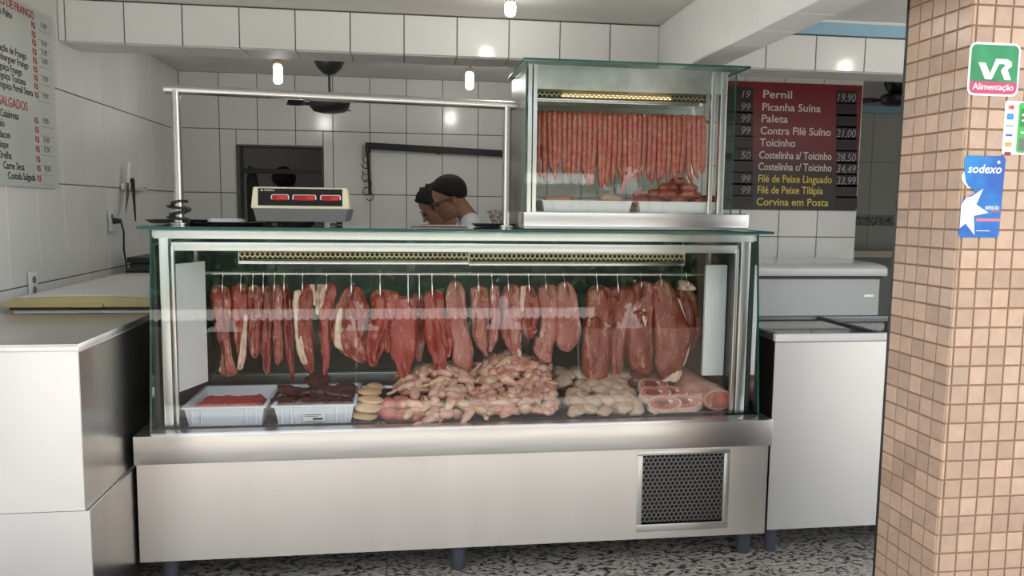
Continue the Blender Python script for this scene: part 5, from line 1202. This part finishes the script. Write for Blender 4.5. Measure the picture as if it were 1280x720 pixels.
    for a, b, r, m_ in segs:
        A = np.array(a); D = np.array(b)-A; t = np.clip(((cs_-A) @ D)/max(1e-9, D @ D), 0, 1)
        d = np.linalg.norm(cs_-(A+t[:, None]*D), axis=1)-r
        k = d < best; best[k] = d[k]; mi[k] = m_
    m2.polygons.foreach_set('material_index', mi); m2.polygons.foreach_set('use_smooth', [True]*n_)
    base = Vector((Pv.x, Pv.y, 0)); m2.transform(Matrix.Translation(-base)); m2.name = 'person'
    o = bpy.data.objects.new('person', m2); COL.objects.link(o); o.location = base; WL[o.name] = base
    tag(o, label, 'person')
    # hair as a shell that sinks into the skin at the hairline
    hb_ = MB(); c0 = Vector((-.010, 0, .035)); rr = (.098, .076, .090)
    nu, nv = 40, 26; vs = []
    for j in range(nv+1):
        th = PI*j/nv
        for i in range(nu):
            ph = 2*PI*i/nu; d = Vector((math.sin(th)*math.cos(ph), math.sin(th)*math.sin(ph), math.cos(th)))
            m_ = d.z+.42-1.15*max(d.x, 0)+.5*max(-d.x, 0)
            off = max(-.020, min(.011, m_*.07))
            if m_ > 0: off += (noise.noise(d*9)*.003+spiky*max(0, noise.noise(d*14+Vector((3, 3, 3))))*.03)
            v = c0+Vector((d.x*(rr[0]+off), d.y*(rr[1]+off), d.z*(rr[2]+off))); vs.append(H+Mh @ v)
    hb_.add(vs, [(j*nu+i, (j+1)*nu+i, (j+1)*nu+(i+1) % nu, j*nu+(i+1) % nu) for j in range(nv) for i in range(nu)])
    obj('hair', hb_, hairm, o, 80)
    for s in (-1, 1): obj('eye', MB().ell(hp(.081, s*.031, -.002), (.010, .013, .009), Mh, 10, 8), mat('eye_dark', (.05, .035, .03), .2), o, 60)
    obj('eyebrows', MB().tube([hp(.090, -.045, .022), hp(.097, -.02, .026)], .004, 6).tube([hp(.090, .045, .022), hp(.097, .02, .026)], .004, 6), hairm, o)
    if extra: extra(o, hp, Mh)
    return o
def glasses(o, hp, Mh):
    g_ = MB()
    for s in (-1, 1):
        ring = [hp(.112, s*.034+.027*math.cos(a), -.004+.019*math.sin(a)) for a in [2*PI*k/16 for k in range(17)]]
        g_.tube(ring, .0028, 6, False)
        g_.tube([hp(.110, s*.060, .002), hp(.085, s*.078, .004), hp(.0, s*.086, .002), hp(-.020, s*.086, -.012)], .0030, 6)
    g_.tube([hp(.113, -.008, .0), hp(.113, .008, .0)], .0025, 6)
    f_ = obj('glasses', g_, blackp, o, 60)
    for s in (-1, 1): obj('lens', MB().add([hp(.112, s*.034+.026*math.cos(a), -.004+.018*math.sin(a)) for a in [2*PI*k/16 for k in range(16)]], [tuple(range(16))]), glass_s, f_)
def cap(o, hp, Mh):
    capm = mat('black_cap_cloth', (.014, .014, .016), .85)
    c = MB(); vs = []; nu, nv = 28, 10
    for j in range(nv+1):
        th = PI*.52*j/nv
        for i in range(nu):
            ph = 2*PI*i/nu; vs.append(hp(-.008+.116*math.sin(th)*math.cos(ph), .094*math.sin(th)*math.sin(ph), .045+.098*math.cos(th)))
    c.add(vs, [(j*nu+i, (j+1)*nu+i, (j+1)*nu+(i+1) % nu, j*nu+(i+1) % nu) for j in range(nv) for i in range(nu)])
    k_ = obj('cap', c, capm, o, 60)
    br_ = MB(); pts = [(.095, -.075), (.14, -.062), (.168, -.03), (.175, 0), (.168, .03), (.14, .062), (.095, .075), (.10, 0)]
    br_.add([hp(x, y, .040-.25*(x-.09)) for x, y in pts]+[hp(x, y, .046-.25*(x-.09)) for x, y in pts], [tuple(range(8)), tuple(range(15, 7, -1))]+[(i, i+8, (i+1) % 8+8, (i+1) % 8) for i in range(8)])
    obj('brim', br_, capm, k_)
ha = P(562, 248, 'y', 4.5)
person('man in glasses and white shirt bending over behind the counter', PI+.06, R(26), ha, ha+Vector((.120, 0, -.120)), ha+Vector((.22, .0, -.38)), ha+Vector((.30, 0, -.66)), .165,
       [ha+Vector((-.02, -.17, -.46)), ha+Vector((-.04, .15, -.46))], shirt, extra=glasses)
hb2 = P(544, 258, 'y', 5.02)
person('man with tousled dark hair looking down, half hidden by the man in glasses', PI-.05, R(38), hb2, hb2+Vector((.125, .02, -.155)), hb2+Vector((.26, .04, -.40)), hb2+Vector((.33, .06, -.62)), .165,
       [hb2+Vector((0, -.16, -.45)), hb2+Vector((-.02, .18, -.45))], mat('pale_shirt', (.60, .60, .56), .8), spiky=1.)
hc = P(355, 231, 'y', 6.40)
person('man in a black cap standing in the serving hatch behind the scale', -PI/2+.15, R(12), hc, hc+Vector((0, .03, -.17)), hc+Vector((0, .03, -.42)), hc+Vector((0, .04, -.66)), .17,
       [hc+Vector((.22, -.05, -.72)), hc+Vector((-.22, -.05, -.72))], mat('dark_shirt', (.05, .05, .055), .8), extra=cap, vox=.009)

# ================================================================== ACROSS THE STREET (seen in the counter glass)
struct('garden_wall', MB().box(-14, 14, -16.3, -16, 0, 1.9), mat('ochre_wall', (.20, .155, .12), .9, var=.15, vscale=1.2), 'low warm plastered wall across the street')
aw = thing('awning', 'white scalloped market awning across the street', 'awning', (-1.5, -15, 2.2))
def awning(x0, x1):
    cv = mat('awning_canvas', (.78, .77, .74), .8)
    obj('canopy', MB().add([(x0, -14.2, 2.35), (x1, -14.2, 2.35), (x1, -15.99, 2.40), (x0, -15.99, 2.40), (x0, -14.2, 2.37), (x1, -14.2, 2.37), (x1, -15.99, 2.42), (x0, -15.99, 2.42)], [(0,3,2,1),(4,5,6,7),(0,1,5,4),(1,2,6,5),(2,3,7,6),(3,0,4,7)]), cv, aw)
    for px_ in (x0+.1, (x0+x1)/2, x1-.1): obj('awning_post', MB().tube([(px_, -15.9, 0), (px_, -15.9, 2.40)], .03, 10), alu, aw)
    n_ = int((x1-x0)/.21)
    for k in range(n_):
        a = x0+(x1-x0)*k/n_; b = x0+(x1-x0)*(k+1)/n_; r_ = (b-a)/2
        obj('scallop', MB().prism([(a+.004, 2.36)]+[((a+b)/2-(r_-.004)*math.cos(t_), 2.17-r_*.8*math.sin(t_)) for t_ in [j*PI/8 for j in range(9)]]+[(b-.004, 2.36)], 'y', -14.22, -14.205), cv, aw)
awning(-7.6, 5.0)
def tree(x, y, h, lab, seed):
    r_ = random.Random(seed); t = thing('street_tree', lab, 'tree', (x, y, 0), 'street trees')
    obj('trunk', MB().tube([(x, y, 0), (x+.05, y, h*.3), (x-.04, y+.03, h*.62)], [.16, .13, .09], 10), mat('bark', (.12, .09, .06), .9), t, 60)
    f_ = MB()
    for k in range(4200):
        d = Vector((r_.gauss(0, 1), r_.gauss(0, 1), r_.gauss(0, 1))).normalized()*(r_.random()**.4)
        c = Vector((x+d.x*2.3, y+d.y*1.7, h*.60+d.z*h*.40)); M_ = Euler((r_.uniform(0, 6), r_.uniform(0, 6), r_.uniform(0, 6))).to_matrix(); s = r_.uniform(.18, .32)
        f_.add([c+M_ @ Vector(v)*s for v in ((-1, 0, 0), (0, -.45, .1), (1, 0, 0), (0, .45, .1))], [(0, 1, 2, 3)])
    o = bpy.data.objects.new('foliage', f_.mesh('foliage', mat('tree_leaf', (.05, .12, .03), .6, orand=.1), 0, wl(t))); COL.objects.link(o); o.parent = t; o['kind'] = 'stuff'
for k_, (x, y, h, lab) in enumerate(((-7.5, -18.2, 6.2, 'leafy tree behind the low wall, furthest left in the street'), (-3.4, -18.6, 6.8, 'leafy tree behind the low wall, left of the awning middle'), (.8, -18.0, 6.4, 'leafy tree behind the low wall at the right part of the awning'),
                             (5.2, -18.5, 7.0, 'leafy tree behind the low wall, right of the awning end'), (9.4, -18.2, 6.3, 'leafy tree behind the low wall, furthest right in the street'))):
    tree(x, y, h, lab, k_+1)
